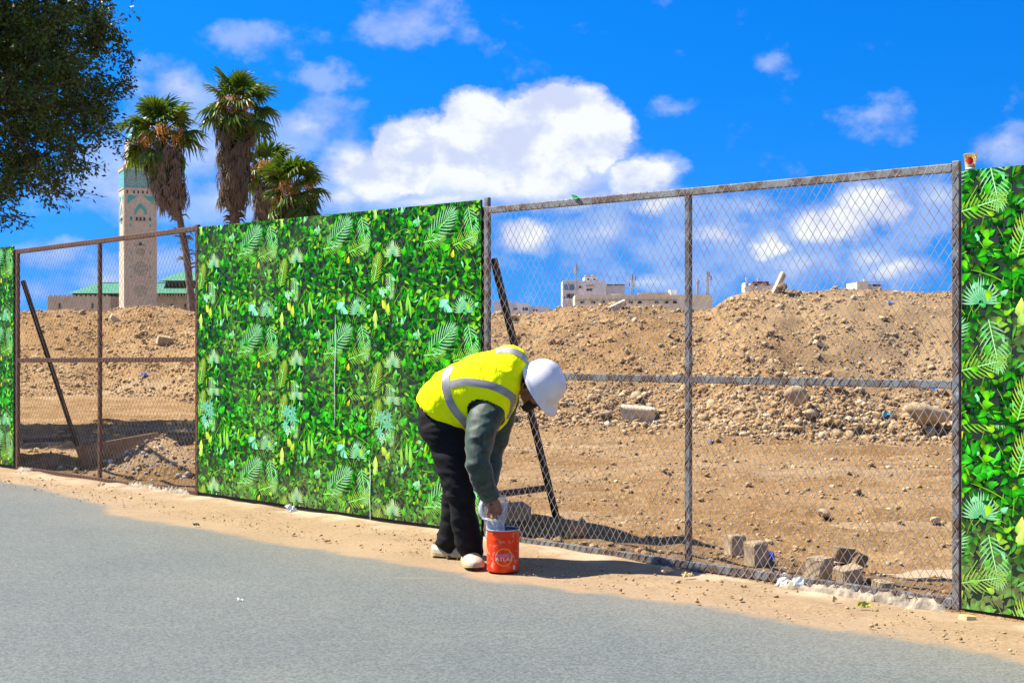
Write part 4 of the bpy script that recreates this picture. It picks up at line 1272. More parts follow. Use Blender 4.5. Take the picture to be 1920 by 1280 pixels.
town('apartment_block', 'grey white stepped apartment block rising above the long cream building', 'building', 420,
     [(1055, 1078, 527, 0, 14, M_BGREY), (1078, 1137, 526, 1, 16, M_BWHITE), (1097, 1122, 518, 4, 14, M_BWHITE), (1137, 1173, 533, 3, 16, M_BGREY)],
     [(1086, 1092, 540, 536, 1, M_DARKW), (1100, 1111, 545, 541, 1, M_DARKW), (1057, 1077, 544, 533, 0, M_GLASSB), (1062, 1076, 559, 551, 0, M_DARKW), (1102, 1106, 524, 521, 4, M_DARKW), (1114, 1118, 524, 521, 4, M_DARKW)],
     [('parapet', 1054.5, 1078, 527.4, 525.6, -.4, .2, M_BWHITE), ('canopy', 1099, 1113, 536, 534, 0, .9, M_BRUST), ('parapet', 1137.3, 1173, 534, 532.2, 2.5, 3.2, M_DARKW), ('parapet', 1097, 1122, 518.4, 516.6, 3.6, 4.2, M_BRUST),
      ('roof_tank', 1099, 1102, 516.6, 514, 6, 8, M_BGREY), ('roof_tank', 1112, 1116, 516.6, 513.5, 6, 8, M_BGREY), ('balcony', 1056, 1078, 563, 560.5, -1, 0, M_BWHITE), ('laundry', 1057, 1060, 562, 556, -.9, -.7, M_BRED)])
town('long_building', 'long low cream building with a row of windows behind the right mound', 'building', 300,
     [(1078, 1283, 554, 0, 10, M_BCREAM), (1283, 1336, 553, .3, 10, M_BCREAM)],
     [(x, x + 7, 569, 564.5, 0, M_DARKW) for x in (1088, 1109, 1128, 1148, 1179, 1196, 1228, 1246, 1262)],
     [('ledge', 1078, 1270, 563.6, 562.6, -.35, 0, M_BRUST), ('parapet', 1077.5, 1336, 554.2, 552.6, -.3, .2, M_BCREAM), ('roof_wall', 1200, 1262, 552.6, 547.5, 4, 6, M_BRUST), ('stair_house', 1260, 1272, 552.6, 542.5, 3, 7, M_BWHITE),
      ('roof_box', 1150, 1166, 552.6, 549.5, 5, 7, M_BGREY)])
town('hillside_houses', 'small grey houses low beside the diagonal brace, left end of the right mound', 'building', 520,
     [(925, 960, 564, 0, 12, M_BGREY), (936, 948, 556, 3, 10, M_BWHITE), (958, 992, 568, 2, 14, M_BWHITE), (990, 1030, 574, 4, 14, M_BGREY)],
     [(962, 970, 581, 577, 2, M_GLASSB), (980, 990, 582, 576.5, 2, M_DARKW), (946, 954, 583, 579, 0, M_DARKW), (1000, 1008, 584, 580, 4, M_DARKW)],
     [('roof_hut', 965, 972, 568, 564.5, 5, 8, M_BRUST), ('tank', 941, 945, 556, 552.5, 5, 7, M_BWHITE)])
town('rooftop_house', 'house with dark red awning peeping over the crest left of the upright slab', 'building', 210,
     [(1397, 1404, 530, 0, 3, M_BWHITE), (1404, 1412, 534, 0, 4, M_BCREAM), (1410, 1462, 531, 1, 6, M_BWHITE)],
     [(1399, 1402, 536, 531.5, 0, M_GLASSB), (1416, 1424, 535, 532.5, 1, M_DARKW), (1438, 1446, 535, 532.5, 1, M_DARKW)],
     [('awning', 1412, 1442, 531.5, 527.5, .2, 1.5, M_BRED), ('satellite_dish', 1400, 1404.5, 524, 519, 1, 1.2, M_BWHITE), ('dish_arm', 1401.6, 1402.6, 531, 523, 1.2, 1.5, M_MAST), ('satellite_dish', 1425, 1429.5, 526, 521, 2, 2.2, M_BGREY), ('dish_arm', 1426.8, 1427.8, 531, 525, 2.2, 2.5, M_MAST)])
town('flat_roof_house', 'flat roofed grey house peeping over the right end of the mound', 'building', 190,
     [(1607, 1628, 529, 0, 6, M_BCREAM), (1628, 1657, 532, 1, 6, M_BGREY)],
     [(1630, 1636, 536, 532.5, 1, M_GLASSB), (1640, 1654, 536.5, 532.6, 1, M_DARKW)],
     [('roof_rim', 1606.5, 1657, 529.6, 528.2, -.2, .1, M_BGREY), ('satellite_dish', 1626, 1631, 525.5, 520.5, 2, 2.2, M_BWHITE), ('dish_arm', 1628, 1629, 529, 524, 2.2, 2.5, M_MAST)])
def mast(label, px, y0, y1, Yd, heads, lean=0):
    k = Yd / FOC; base = Vector(((px - 960) * k, Yd, CAM_H + (HOR - y0) * k)); h = (y0 - y1) * k
    t = thing('antenna_mast', label, 'antenna', base)
    mb = MB()
    for a in range(3):
        dx, dy = .35 * math.cos(a * 2.1), .35 * math.sin(a * 2.1)
        mb.tube([(dx, dy, 0), (dx * .5, dy * .5, h * .97)], .09, 5)
    for i in range(9):
        z = h * i / 9; f = 1 - .5 * i / 9
        for a in range(3):
            b_ = (a + 1) % 3
            mb.tube([(.35 * f * math.cos(a * 2.1), .35 * f * math.sin(a * 2.1), z), (.35 * f * math.cos(b_ * 2.1), .35 * f * math.sin(b_ * 2.1), z + h / 9)], .05, 4)
    obj('lattice', mb, M_MAST, t)
    for i, (dz, dx) in enumerate(heads):
        mb = MB(); mb.box((dx, -.4, h * dz), (.32, .2, h * .2)); obj('antenna_panel', mb, M_BWHITE if i % 2 else M_MAST, t)
    mb = MB(); mb.tube([(0, 0, h * .9), (0, 0, h * 1.08)], .06, 5); obj('tip', mb, M_MAST, t)
mast('thin dark antenna mast beside the grey stepped apartment block', 1080, 553, 495, 415, [(.85, .5), (.8, -.5), (.93, .1)])
mast('thick antenna cluster on the long cream building', 1185, 553, 514, 296, [(.8, .7), (.75, -.7), (.85, 0), (.5, .6), (.5, -.6)])
mast('short thin mast just right of the middle post of the right gate', 1308, 553, 524, 296, [(.85, .2)])
mast('tall white antenna mast right of the middle post of the right gate', 1326, 553, 508, 296, [(.85, .4), (.6, -.4), (.7, .8)])

# ------------------------------------------------------------------ fan palms
def foliage_mat(name, c1, c2, trans, rough=.5, scale=1.2):
    m, n, b = mat_new(name)
    oi = n.node('ShaderNodeObjectInfo').outputs['Random']
    tcn = n.node('ShaderNodeNewGeometry').outputs['Position']
    nz = n.noise(tcn, scale, 4, .6)
    c = n.mix(n.m('ADD', n.m('MULTIPLY', nz, .8), n.m('MULTIPLY', oi, .35), clamp=True), c1, c2)
    n.put(b.inputs['Base Color'], c)
    b.inputs['Roughness'].default_value = rough
    b.inputs['Specular IOR Level'].default_value = .35
    tr = n.node('ShaderNodeBsdfTranslucent'); n.put(tr.inputs[0], n.mix(1.0, c, (1.2, 1.3, .6), 'MULTIPLY'))
    mx = n.node('ShaderNodeMixShader'); mx.inputs[0].default_value = trans
    n.t.links.new(b.outputs[0], mx.inputs[1]); n.t.links.new(tr.outputs[0], mx.inputs[2])
    n.t.links.new(mx.outputs[0], n.t.nodes['Material Output'].inputs[0])
    return m
M_FROND = foliage_mat('palm_green', (.018, .058, .004), (.125, .185, .012), .28, .42, .8)
M_DEAD = foliage_mat('palm_dead', (.085, .060, .040), (.25, .18, .115), .12, .8, 1.5)
M_TRUNK = simple('palm_trunk', (.14, .10, .075), .9, .35, 5, .6, 14)
M_SEED = foliage_mat('palm_seed', (.36, .15, .035), (.62, .30, .08), .15, .8, 3)

def fan_frond(seed, R=1.05, pet=.90, droop=.35, nseg=24, tatter=.1):
    r = random.Random(seed); mb = MB()
    mb.tube([(0, 0, 0), (pet * .5, 0, .03), (pet, 0, -.02)], [.03, .022, .016], 4)
    for i in range(nseg):
        a = (i / (nseg - 1) - .5) * 4.1
        if r.random() < tatter: continue
        ln = R * (1 - .22 * abs(a) / 2.05) * r.uniform(.85, 1.08)
        w_ = .062 * R / .95
        rows = []
        az = a; dx, dy = math.cos(az), math.sin(az)
        for t, ww in ((0, .15), (.45, 1.0), (.72, .75), (1.0, .05)):
            dz = -droop * (t ** 2.6) * (.5 + r.random()) * R - .05 * t * (1 if i % 2 else 0)
            sh = 1 - .22 * max(0, t - .6)
            rows.append(((pet + dx * ln * t * sh, dy * ln * t * sh, dz), ww * w_))
        vs = []
        for (p, ww) in rows:
            vs += [(p[0] + dy * ww, p[1] - dx * ww, p[2] + .03 * ww / w_), (p[0], p[1], p[2] - .02), (p[0] - dy * ww, p[1] + dx * ww, p[2] + .03 * ww / w_)]
        fs = []
        for k in range(3):
            fs += [(3 * k, 3 * k + 1, 3 * k + 4, 3 * k + 3), (3 * k + 1, 3 * k + 2, 3 * k + 5, 3 * k + 4)]
        mb.add(vs, fs)
    me = mb.mesh('frond'); me.materials.append(M_FROND)
    return me
FRONDS = [fan_frond(i, droop=.15 + .16 * i, tatter=.04 + .03 * i) for i in range(4)]

def palm(label, crown, axis_pts, rx, Rc, skirt_len, skirt_r, seed, nfr=44, trunk_r=.24, stubs=(0, 0)):
    """crown: world point of the bud; axis_pts: trunk path from base to crown"""
    r = random.Random(seed)
    base = axis_pts[0]
    t = thing('fan_palm', label, 'palm tree', base, 0, 'fan palms behind the fence')
    rel = [p - base for p in axis_pts]
    mb = MB(); mb.tube(rel, [trunk_r * (1.25 - .45 * i / (len(rel) - 1)) for i in range(len(rel))], 10); obj('trunk', mb, M_TRUNK, t, smooth=True)
    def along(d):
        """point on the trunk d metres below the bud"""
        rem = d
        for i in range(len(rel) - 1, 0, -1):
            seg = rel[i] - rel[i - 1]
            if rem <= seg.length: return rel[i] - seg.normalized() * rem
            rem -= seg.length
        return rel[0]
    top = rel[-1]
    # stubs of cut leaf bases on the trunk
    mb = MB()
    for i in range(stubs[1]):
        d = skirt_len + .1 + stubs[0] * r.random(); p = along(d); a = r.uniform(0, math.tau)
        q = p + Vector((math.cos(a), math.sin(a), 0)) * trunk_r * .8
        mb.tube([q, q + Vector((math.cos(a) * .22, math.sin(a) * .22, .05)), q + Vector((math.cos(a) * .42, math.sin(a) * .42, -.22 * r.random()))], [.05, .04, .012], 4)
    if stubs[1]: obj('leaf_bases', mb, M_DEAD, t, kind='stuff')
    # green fronds
    for i in range(nfr):
        f = (i + .5) / nfr
        el = math.radians(82 - 128 * f ** 1.15) + r.uniform(-.34, .34); a = i * 2.399 + r.uniform(-.6, .6)
        me = FRONDS[min(3, int(f * 3.2 + r.random() * .9))]
        o = obj('frond', me, None, t)
        o.location = top + Vector((math.cos(a) * .12, math.sin(a) * .12, .1 - .75 * f * Rc / 1.9))
        o.rotation_euler = Euler((r.uniform(-.5, .5), -el, a), 'XYZ')
        s = Rc / 1.9 * r.uniform(.68, 1.16); o.scale = (s * (.72 + .28 * min(1, f * 2.5)), s, s)
    # skirt of dead fronds
    mb = MB(); ns_ = int(300 * skirt_len / 4)
    for i in range(ns_):
        d0 = r.uniform(.35, max(.5, skirt_len - .55)); p = along(d0); a = r.uniform(0, math.tau)
        env = skirt_r * (1.05 - .42 * (d0 / skirt_len)) * (1.0 if d0 > .4 else .8)
        rr = env * r.uniform(.55, 1.0)
        out = Vector((math.cos(a), math.sin(a), 0))
        ln = r.uniform(.8, 1.35)
        p1 = p + out * rr * .65 + Vector((0, 0, -.12)); p2 = p + out * rr + Vector((r.uniform(-.1, .1), r.uniform(-.1, .1), -ln * .55))
        mb.tube([p + out * .15, p1, p2], [.02, .02, .014], 3, cap=False)
        for k in range(9):
            sp = (k / 8 - .5) * .5
            side = Vector((-math.sin(a), math.cos(a), 0))
            e = p2 + side * sp * r.uniform(.6, 1.3) + out * r.uniform(-.22, .1) + Vector((0, 0, -ln * r.uniform(.35, .8)))
            m_ = (p2 + e) / 2 + side * sp * .3
            w_ = side * .02 + out * r.uniform(-.012, .012)
            mb.add([p2 - w_ * .5, p2 + w_ * .5, m_ + w_ * 1.3, m_ - w_ * 1.3, e], [(0, 1, 2, 3), (3, 2, 4)])
    obj('dead_frond_skirt', mb, M_DEAD, t, kind='stuff')
    # seed clusters
    for i in range(5):
        a = r.uniform(0, math.tau) if i > 2 else (-1.57 + r.uniform(-1.3, 1.3)); out = Vector((math.cos(a), math.sin(a), 0)); mb = MB()
        c0 = top + out * .25 + Vector((0, 0, -.2)); c1 = top + out * Rc * r.uniform(.42, .62) + Vector((0, 0, r.uniform(-.35, .15)))
        mb.tube([c0, (c0 + c1) / 2 + Vector((0, 0, .15)), c1], [.035, .03, .02], 4)
        for k in range(150):
            q = c1 + Vector((r.gauss(0, .15), r.gauss(0, .15), -abs(r.gauss(.3, .28))))
            e = q + Vector((r.gauss(0, .06), r.gauss(0, .06), -r.uniform(.06, .2))); w_ = Vector((r.uniform(-1, 1), r.uniform(-1, 1), 0)).normalized() * .022
            mb.add([q - w_, q + w_, e + w_, e - w_], [(0, 1, 2, 3)])
        obj('seed_cluster', mb, M_SEED, t, kind='stuff')
    return t
def gz(px, Y): return Vector(((px - 960) * Y / FOC, Y, -.05))
palm('leaning fan palm with long brown skirt right in front of the minaret', None, [gz(366, 66), P(360, 575, 66), P(350, 480, 66), P(337, 410, 66), P(322, 340, 66), P(306, 280, 66), P(302, 238, 66)], 0, 2.15, 3.75, 1.12, 1, 32, .16, (3.4, 34))
palm('tallest fan palm with the longest brown skirt, centre of the palms', None, [gz(446, 70), P(441, 430, 70), P(438, 380, 70), P(440, 280, 70), P(446, 188, 70)], 0, 2.2, 5.3, 1.2, 2, 34, .24, (1.8, 60))
palm('short fan palm half hidden behind the tallest palm', None, [gz(498, 80), P(498, 500, 80), P(499, 400, 80), P(502, 308, 80)], 0, 2.0, 4.3, 1.0, 3, 28, .26)
palm('short bushy fan palm, rightmost of the palms', None, [gz(560, 67), P(560, 500, 67), P(558, 420, 67), P(554, 345, 67)], 0, 2.1, 3.3, 1.0, 4, 34, .26)

# ------------------------------------------------------------------ dark tree at the upper left
M_LEAF = foliage_mat('olive_leaf', (.018, .042, .006), (.085, .135, .016), .2, .45, 2.0)
M_BARK = simple('tree_bark', (.075, .055, .04), .95, .35, 8, .8, 18)
TY = 21.0
tb = Vector((P(-165, HOR, TY).x, TY, float(height(P(-165, HOR, TY).x, TY))))
tree = thing('leafy_tree', 'dark small leaved tree overhanging the upper left corner', 'tree', tb)
rt = random.Random(23)
ctr = P(-128, 55, TY) - tb
twigs = MB(); limb = MB()
limb.tube([Vector((0, 0, -.1)), Vector((.05, .05, 1.3)), Vector((-.05, 0, 2.4)), ctr * .62], [.27, .21, .18, .12], 12)
LV = []
def inside(p):
    q = p - ctr
    return (q.x / 3.05) ** 2 + (q.y / 3.0) ** 2 + (q.z / 2.9) ** 2
limb_ends = []
for i in range(11):
    d = Vector((rt.gauss(0, 1), rt.gauss(0, 1), rt.gauss(.1, .8))).normalized()
    e = ctr + Vector((d.x * 2.2, d.y * 2.2, d.z * 2.0)); s_ = Vector((0, 0, 2.2)) + Vector((rt.uniform(-.1, .1),) * 3)
    m_ = (s_ + e) / 2 + Vector((0, 0, .3))
    limb.tube([s_, m_, e], [.07, .04, .012], 6); limb_ends.append((m_, e))
obj('trunk', limb, M_BARK, tree, smooth=True)
CL = []
for i in range(760):
    d = Vector((rt.gauss(0, 1), rt.gauss(0, 1), rt.gauss(0, 1))).normalized(); rad = (.42 + .58 * rt.random() ** .45)
    lump = 1 + .20 * math.sin(d.x * 5 + 1) * math.sin(d.z * 6 + 2) + .12 * math.sin(d.y * 9 + d.z * 4)
    CL.append(ctr + Vector((d.x * 3.0, d.y * 2.9, d.z * 2.55)) * rad * lump)
# sparse hanging sprays under the crown
for i in range(46):
    px, py = rt.uniform(-60, 165), rt.uniform(300, 415)
    if py > 330 + (165 - px) * .55: continue
    CL.append(P(px, py, TY + rt.uniform(-1.6, 1.6)) - tb)
lv, lf = [], []
k = 0
for ci, c in enumerate(CL):
    sparse = ci >= 760
    root = ctr + (c - ctr) * .55
    if rt.random() < .6: twigs.tube([root, (root + c) / 2 + Vector((0, 0, .08)), c], [.014, .009, .004], 4, cap=False)
    for tw in range(7 if not sparse else 4):
        dd = Vector((rt.gauss(0, 1), rt.gauss(0, 1), rt.gauss(-.15, .8))).normalized() * rt.uniform(.22, .55)
        if sparse: dd = Vector((rt.gauss(.1, .3), rt.gauss(0, .25), -rt.random() * .25))
        tip = c + dd
        if inside(tip) > 1.18 and not sparse: continue
        twigs.tube([c, (c + tip) / 2 + Vector((0, 0, .02)), tip], [.006, .005, .003], 3, cap=False)
        for q in range(30 if not sparse else 9):
            t_ = rt.uniform(.15, 1.05); p = c + dd * t_ + Vector((rt.gauss(0, .05), rt.gauss(0, .05), rt.gauss(0, .05)))
            ax = (dd.normalized() * .6 + Vector((rt.gauss(0, .6), rt.gauss(0, .6), rt.gauss(-.25, .5)))).normalized()
            L_ = rt.uniform(.055, .11); sd = ax.cross(Vector((rt.gauss(0, 1), rt.gauss(0, 1), rt.gauss(0, 1)))).normalized() * L_ * .22
            lv += [p, p + ax * L_ * .5 + sd, p + ax * L_, p + ax * L_ * .5 - sd]
obj('twigs', twigs, M_BARK, tree, kind='stuff')
lv = np.array([v[:] for v in lv]); lf = np.arange(len(lv)).reshape(-1, 4)
obj('crown', np_mesh('crown', lv, lf), M_LEAF, tree, kind='stuff')

# ------------------------------------------------------------------ red paint bucket
bk = thing('paint_bucket', 'orange red paint bucket with yellow ring print standing beside the clogs', 'bucket', Vector(((943 - 960) * 8.45 / FOC, 8.45, .012)))
m_bk, n, b = mat_new('bucket_red')
oc = n.node('ShaderNodeTexCoord').outputs['Object']
c = n.mix(n.ramp(n.noise(oc, 9, 5, .6), .35, .7), (.72, .030, .003), (.82, .060, .004))
c = n.mix(n.m('MULTIPLY', n.ramp(n.noise(oc, 22, 5, .7), .56, .64), .75), c, (.50, .34, .20))
c = n.mix(n.m('MULTIPLY', n.ramp(n.noise(n.mapping(oc, (40, 40, 6)), 1.0, 4, .6), .62, .72), .5), c, (.85, .35, .16))
n.put(b.inputs['Base Color'], c); b.inputs['Roughness'].default_value = .42; b.inputs['Specular IOR Level'].default_value = .25
n.put(b.inputs['Normal'], n.bump(n.noise(oc, 14, 3, .5), .15, .01))
BR, BH = .1045, .262
def br(z): return BR * (.972 + .028 * z / BH)
mb = MB(); prof = [(br(0) - .004, 0.0), (br(0), .004)]
for z in np.linspace(.012, BH - .012, 22):
    bead = .0028 * math.exp(-((z - .205) / .005) ** 2)
    prof.append((br(z) + bead, z))
prof += [(br(BH) - .001, BH - .004)]
mb.lathe(prof, 56, cap=False); mb.add([(0, 0, .003)] + [((br(0) - .004) * math.cos(k * math.tau / 56), (br(0) - .004) * math.sin(k * math.tau / 56), .003) for k in range(56)], [(0, 1 + (k + 1) % 56, 1 + k) for k in range(56)])
body = obj('bucket_body', mb, m_bk, bk, smooth=True)
m_in = simple('bucket_inside', (.10, .12, .14), .5, .3, 20)
mb = MB(); mb.lathe([(br(BH) - .004, BH), (br(.1) - .005, .05)], 48, cap=False); mb.add([(0, 0, .06)] + [((br(.1) - .005) * math.cos(k * math.tau / 48), (br(.1) - .005) * math.sin(k * math.tau / 48), .06) for k in range(48)], [(0, 1 + k, 1 + (k + 1) % 48) for k in range(48)])
obj('bucket_inside', mb, m_in, bk, smooth=True)
mb = MB(); R_ = br(BH) + .001; mb.rings([[(( R_ + .0045 * math.cos(a)) * math.cos(t), (R_ + .0045 * math.cos(a)) * math.sin(t), BH + .0045 * math.sin(a)) for a in np.linspace(0, math.tau, 9)[:-1]] for t in np.linspace(0, math.tau, 57)], False)
obj('rim', mb, simple('rim_steel', (.42, .45, .50), .35, .2, 30, metallic=.6), bk, smooth=True)
toc = math.atan2(-bk.location.y, -bk.location.x) + .03
def wrap(u, z, lift):
    """u metres sideways (to the right in the picture) and z up on the wall of the bucket"""
    r_ = br(z) + lift; a = toc + u / r_
    return (r_ * math.cos(a), r_ * math.sin(a), z)
mb = MB(); zc_, R1, R2 = .098, .0555, .0505; vs = []
for k in range(64):
    a = k * math.tau / 64
    vs += [wrap(R1 * math.cos(a) + .004, zc_ + R1 * math.sin(a), .0008), wrap(R2 * math.cos(a) + .004, zc_ + R2 * math.sin(a), .0008)]
mb.add(vs, [(2 * k, 2 * ((k + 1) % 64), 2 * ((k + 1) % 64) + 1, 2 * k + 1) for k in range(64)])
obj('yellow_ring', mb, simple('ring_yellow', (.85, .38, .02), .45, .15, 20), bk)
def text_part(txt, size, u0, z0, lift, mat, name, width=None, slant=0.0):
    cu_ = bpy.data.curves.new('t', 'FONT'); cu_.body = txt; cu_.size = size; cu_.align_x = 'CENTER'; cu_.shear = slant; cu_.resolution_u = 2
    to = bpy.data.objects.new('t', cu_); COL.objects.link(to)
    dg = bpy.context.evaluated_depsgraph_get(); dg.update()
    me = bpy.data.meshes.new_from_object(to.evaluated_get(dg))
    bpy.data.objects.remove(to); bpy.data.curves.remove(cu_)
    bm = bmesh.new(); bm.from_mesh(me); bmesh.ops.triangulate(bm, faces=bm.faces[:])
    bmesh.ops.subdivide_edges(bm, edges=[e for e in bm.edges if e.calc_length() > .006], cuts=2)
    xs = [v.co.x for v in bm.verts]; k = (width / (max(xs) - min(xs))) if width else 1
    for v in bm.verts:
        v.co = wrap(u0 + v.co.x * k, z0 + v.co.y, lift)
    bm.to_mesh(me); bm.free(); me.materials.append(mat)
    return obj(name, me, None, bk)
m_ink = simple('print_blue_grey', (.30, .33, .52), .5, .25, 60)
m_ink2 = simple('print_white', (.62, .60, .62), .5, .15, 60)
text_part('moublast', .030, .004, .1035, .0013, m_ink, 'lettering', .112)
text_part('ATLAS', .034, .004, .0745, .0013, m_ink2, 'lettering', .112)
mb = MB()
g = [wrap(.066 + .018 * i / 5, .018 + .026 * j, .0008) for j in (0, 1) for i in range(6)]
mb.add(g, [(i, i + 1, i + 7, i + 6) for i in range(5)]); obj('sticker', mb, simple('sticker_white', (.60, .66, .72), .5, .3, 80), bk)
# wire handle folded down the left side
mb = MB()
pivot0 = Vector(((br(.215) + .004) * math.cos(toc + math.pi * .5), (br(.215) + .004) * math.sin(toc + math.pi * .5), .215)); pivot1 = Vector((-pivot0.x, -pivot0.y, .215))
back = Vector((-math.cos(toc), -math.sin(toc), 0))
hp = []
for t in np.linspace(0, 1, 25):
    a = math.pi * t; e = (pivot0 + pivot1) / 2 + (pivot0 - pivot1) / 2 * math.cos(a) * 1.03
    hp.append(e + (back * .118 + Vector((0, 0, -.05))) * math.sin(a))
mb.tube(hp, .0022, 6); obj('wire_handle', mb, simple('handle_wire', (.35, .35, .34), .4, .2, 20, metallic=.6), bk, smooth=True)

# ------------------------------------------------------------------ the worker
def remeshed(mb, voxel, smooth_it=6, fac=.5):
    me = mb.mesh('tmp'); o = bpy.data.objects.new('tmp', me); COL.objects.link(o)
    r = o.modifiers.new('r', 'REMESH'); r.mode = 'VOXEL'; r.voxel_size = voxel
    if smooth_it:
        s = o.modifiers.new('s', 'SMOOTH'); s.factor = fac; s.iterations = smooth_it
    dg = bpy.context.evaluated_depsgraph_get(); dg.update()
    out = bpy.data.meshes.new_from_object(o.evaluated_get(dg))
    bpy.data.objects.remove(o); bpy.data.meshes.remove(me)
    out.polygons.foreach_set('use_smooth', [True] * len(out.polygons))
    return out
def verts_np(me):
    a = np.empty(len(me.vertices) * 3, np.float32); me.vertices.foreach_get('co', a); a = a.reshape(-1, 3)
    nn = np.empty(len(me.vertices) * 3, np.float32); me.vertices.foreach_get('normal', nn); return a.astype(float), nn.reshape(-1, 3).astype(float)
def put_np(me, a):
    me.vertices.foreach_set('co', a.astype(np.float32).ravel()); me.update()
def vn3(p, f, seed):
    """cheap 3-d noise from planar slices"""
    return (vnoise(p[:, 0] * f[0] + 3.1, p[:, 2] * f[2], seed) + vnoise(p[:, 1] * f[1] + 1.7, p[:, 2] * f[2] * .9 + 5, seed + 1)) * .7
def ridged(p, f, seed):
    return .5 - np.abs(vn3(p, f, seed)) * 2

W0 = Vector((P(850, HOR, 8.76).x, 8.76, .012))
man = thing('person', 'worker in yellow reflective vest and white hard hat bending over the red bucket', 'person', W0)
def to_local(me):
    a, _ = verts_np(me); put_np(me, a - np.array(W0)); return me
def sec_loft(mb, secs, n=20, power=2.0, cap=True):
    """secs: (centre, axisA, axisB) vectors; superellipse rings"""
    rings = []
    for c, A, B in secs:
        ring = []
        for k in range(n):
            t = k * math.tau / n; ct, st = math.cos(t), math.sin(t)
            ring.append(c + A * (math.copysign(abs(ct) ** (2 / power), ct)) + B * (math.copysign(abs(st) ** (2 / power), st)))
        rings.append(ring)
    mb.rings(rings, cap)
def px_loft(mb, secs, n=16, cap=True):
    """secs: (px, py, Y, half width px, half depth m): round limb given by its place in the photo"""
    pts = [P(a, b_, Y) for a, b_, Y, _, _ in secs]; out = []
    for i, (a, b_, Y, hw, hd) in enumerate(secs):
        t = (pts[min(i + 1, len(pts) - 1)] - pts[max(i - 1, 0)]).normalized()
        A = Vector((-t.z, 0, t.x)).normalized() * hw * Y / FOC
        B = t.cross(A).normalized() * hd
        out.append((pts[i], A, B))
    sec_loft(mb, out, n, 2.0, cap)

# body: one continuous skin surface (head, neck, trunk, arms with hands, legs with feet) under the clothes
head_c = P(1006, 722, 8.60)
Uv = Vector((.74, -.46, .44)).normalized()            # towards the crown
Fv = Vector((.36, -.10, -.93)); Fv = (Fv - Uv * Fv.dot(Uv)).normalized()   # where the face looks
Sv = Uv.cross(Fv).normalized()                          # to one side
HS = 1.13
def H(s, f, u):
    return head_c + (Sv * s + Fv * f + Uv * u) * HS
body = MB()
def ell(c, ax, ay, az, n=14, m_=9):
    rings = []
    for i in range(1, m_):
        t = math.pi * i / m_
        rings.append([c + ax * math.sin(t) * math.cos(k * math.tau / n) + ay * math.sin(t) * math.sin(k * math.tau / n) + az * math.cos(t) for k in range(n)])
    body.rings(rings, True)
ell(H(0, -.005, .035), Sv * .077 * HS, Fv * .098 * HS, Uv * .105 * HS)      # skull
ell(H(0, .035, -.045), Sv * .062 * HS, Fv * .068 * HS, Uv * .078 * HS)      # face
ell(H(0, .062, -.098), Sv * .032 * HS, Fv * .030 * HS, Uv * .030 * HS, 10, 7)  # chin
body.tube([H(0, .088, .012), H(0, .112, -.022), H(0, .120, -.040), H(0, .098, -.052)], [.010, .014, .018, .008], 8)  # nose
body.tube([H(-.042, .080, .022), H(0, .098, .020), H(.042, .080, .022)], [.013, .015, .013], 8)               # brow
for sg in (-1, 1):
    body.tube([H(sg * .055, .052, -.025), H(sg * .048, .075, -.03)], [.026, .018], 8)                            # cheek
body.tube([H(-.022, .088, -.072), H(0, .097, -.072), H(.022, .088, -.072)], [.007, .011, .007], 8)               # lips
body.tube([H(-.018, .086, -.084), H(0, .094, -.084), H(.018, .086, -.084)], [.006, .010, .006], 8)
for sg in (-1, 1):                                                                                              # ears
    ring = [H(sg * (.080 + .012 * (1 if 2 < k < 8 else .2)), -.012 + .020 * math.cos(k * math.tau / 12), -.012 + .036 * math.sin(k * math.tau / 12)) for k in range(13)]
    body.tube(ring, .0075 * HS, 6); body.tube([H(sg * .070, -.004, -.012), H(sg * .081, -.010, -.012)], [.024, .020], 8)
neck0 = P(958, 706, 8.66)
body.tube([H(0, -.03, -.06), (H(0, -.035, -.1) + neck0) / 2, neck0, P(930, 715, 8.68)], [.062 * HS, .064 * HS, .075, .12], 12)
px_loft(body, [(930, 715, 8.68, 42, .15), (890, 735, 8.70, 44, .15), (850, 758, 8.73, 40, .14), (826, 785, 8.76, 36, .15)], 14)
px_loft(body, [(828, 795, 8.66, 30, .08), (850, 880, 8.62, 22, .07), (862, 925, 8.60, 17, .055), (876, 990, 8.63, 15, .05), (884, 1040, 8.66, 12, .04)], 12)
px_loft(body, [(836, 795, 8.86, 28, .08), (852, 870, 8.88, 21, .07), (856, 915, 8.90, 16, .055), (850, 970, 8.94, 14, .05), (842, 1026, 8.99, 11, .04)], 12)
body.tube([P(884, 1046, 8.68), P(888, 1056, 8.60), P(894, 1058, 8.52)], [.045, .045, .04], 10)
body.tube([P(842, 1028, 8.99), P(856, 1032, 8.97), P(872, 1032, 8.94)], [.042, .042, .038], 10)
px_loft(body, [(914, 778, 8.55, 18, .06), (902, 815, 8.45, 17, .06), (895, 862, 8.40, 14, .05), (908, 908, 8.42, 13, .045), (922, 938, 8.44, 9.5, .031)], 12)     # near arm
px_loft(body, [(955, 690, 8.80, 24, .08), (932, 800, 8.82, 17, .06), (915, 862, 8.78, 14, .05), (914, 900, 8.68, 12, .04), (912, 930, 8.60, 9, .03)], 12)      # far arm, behind
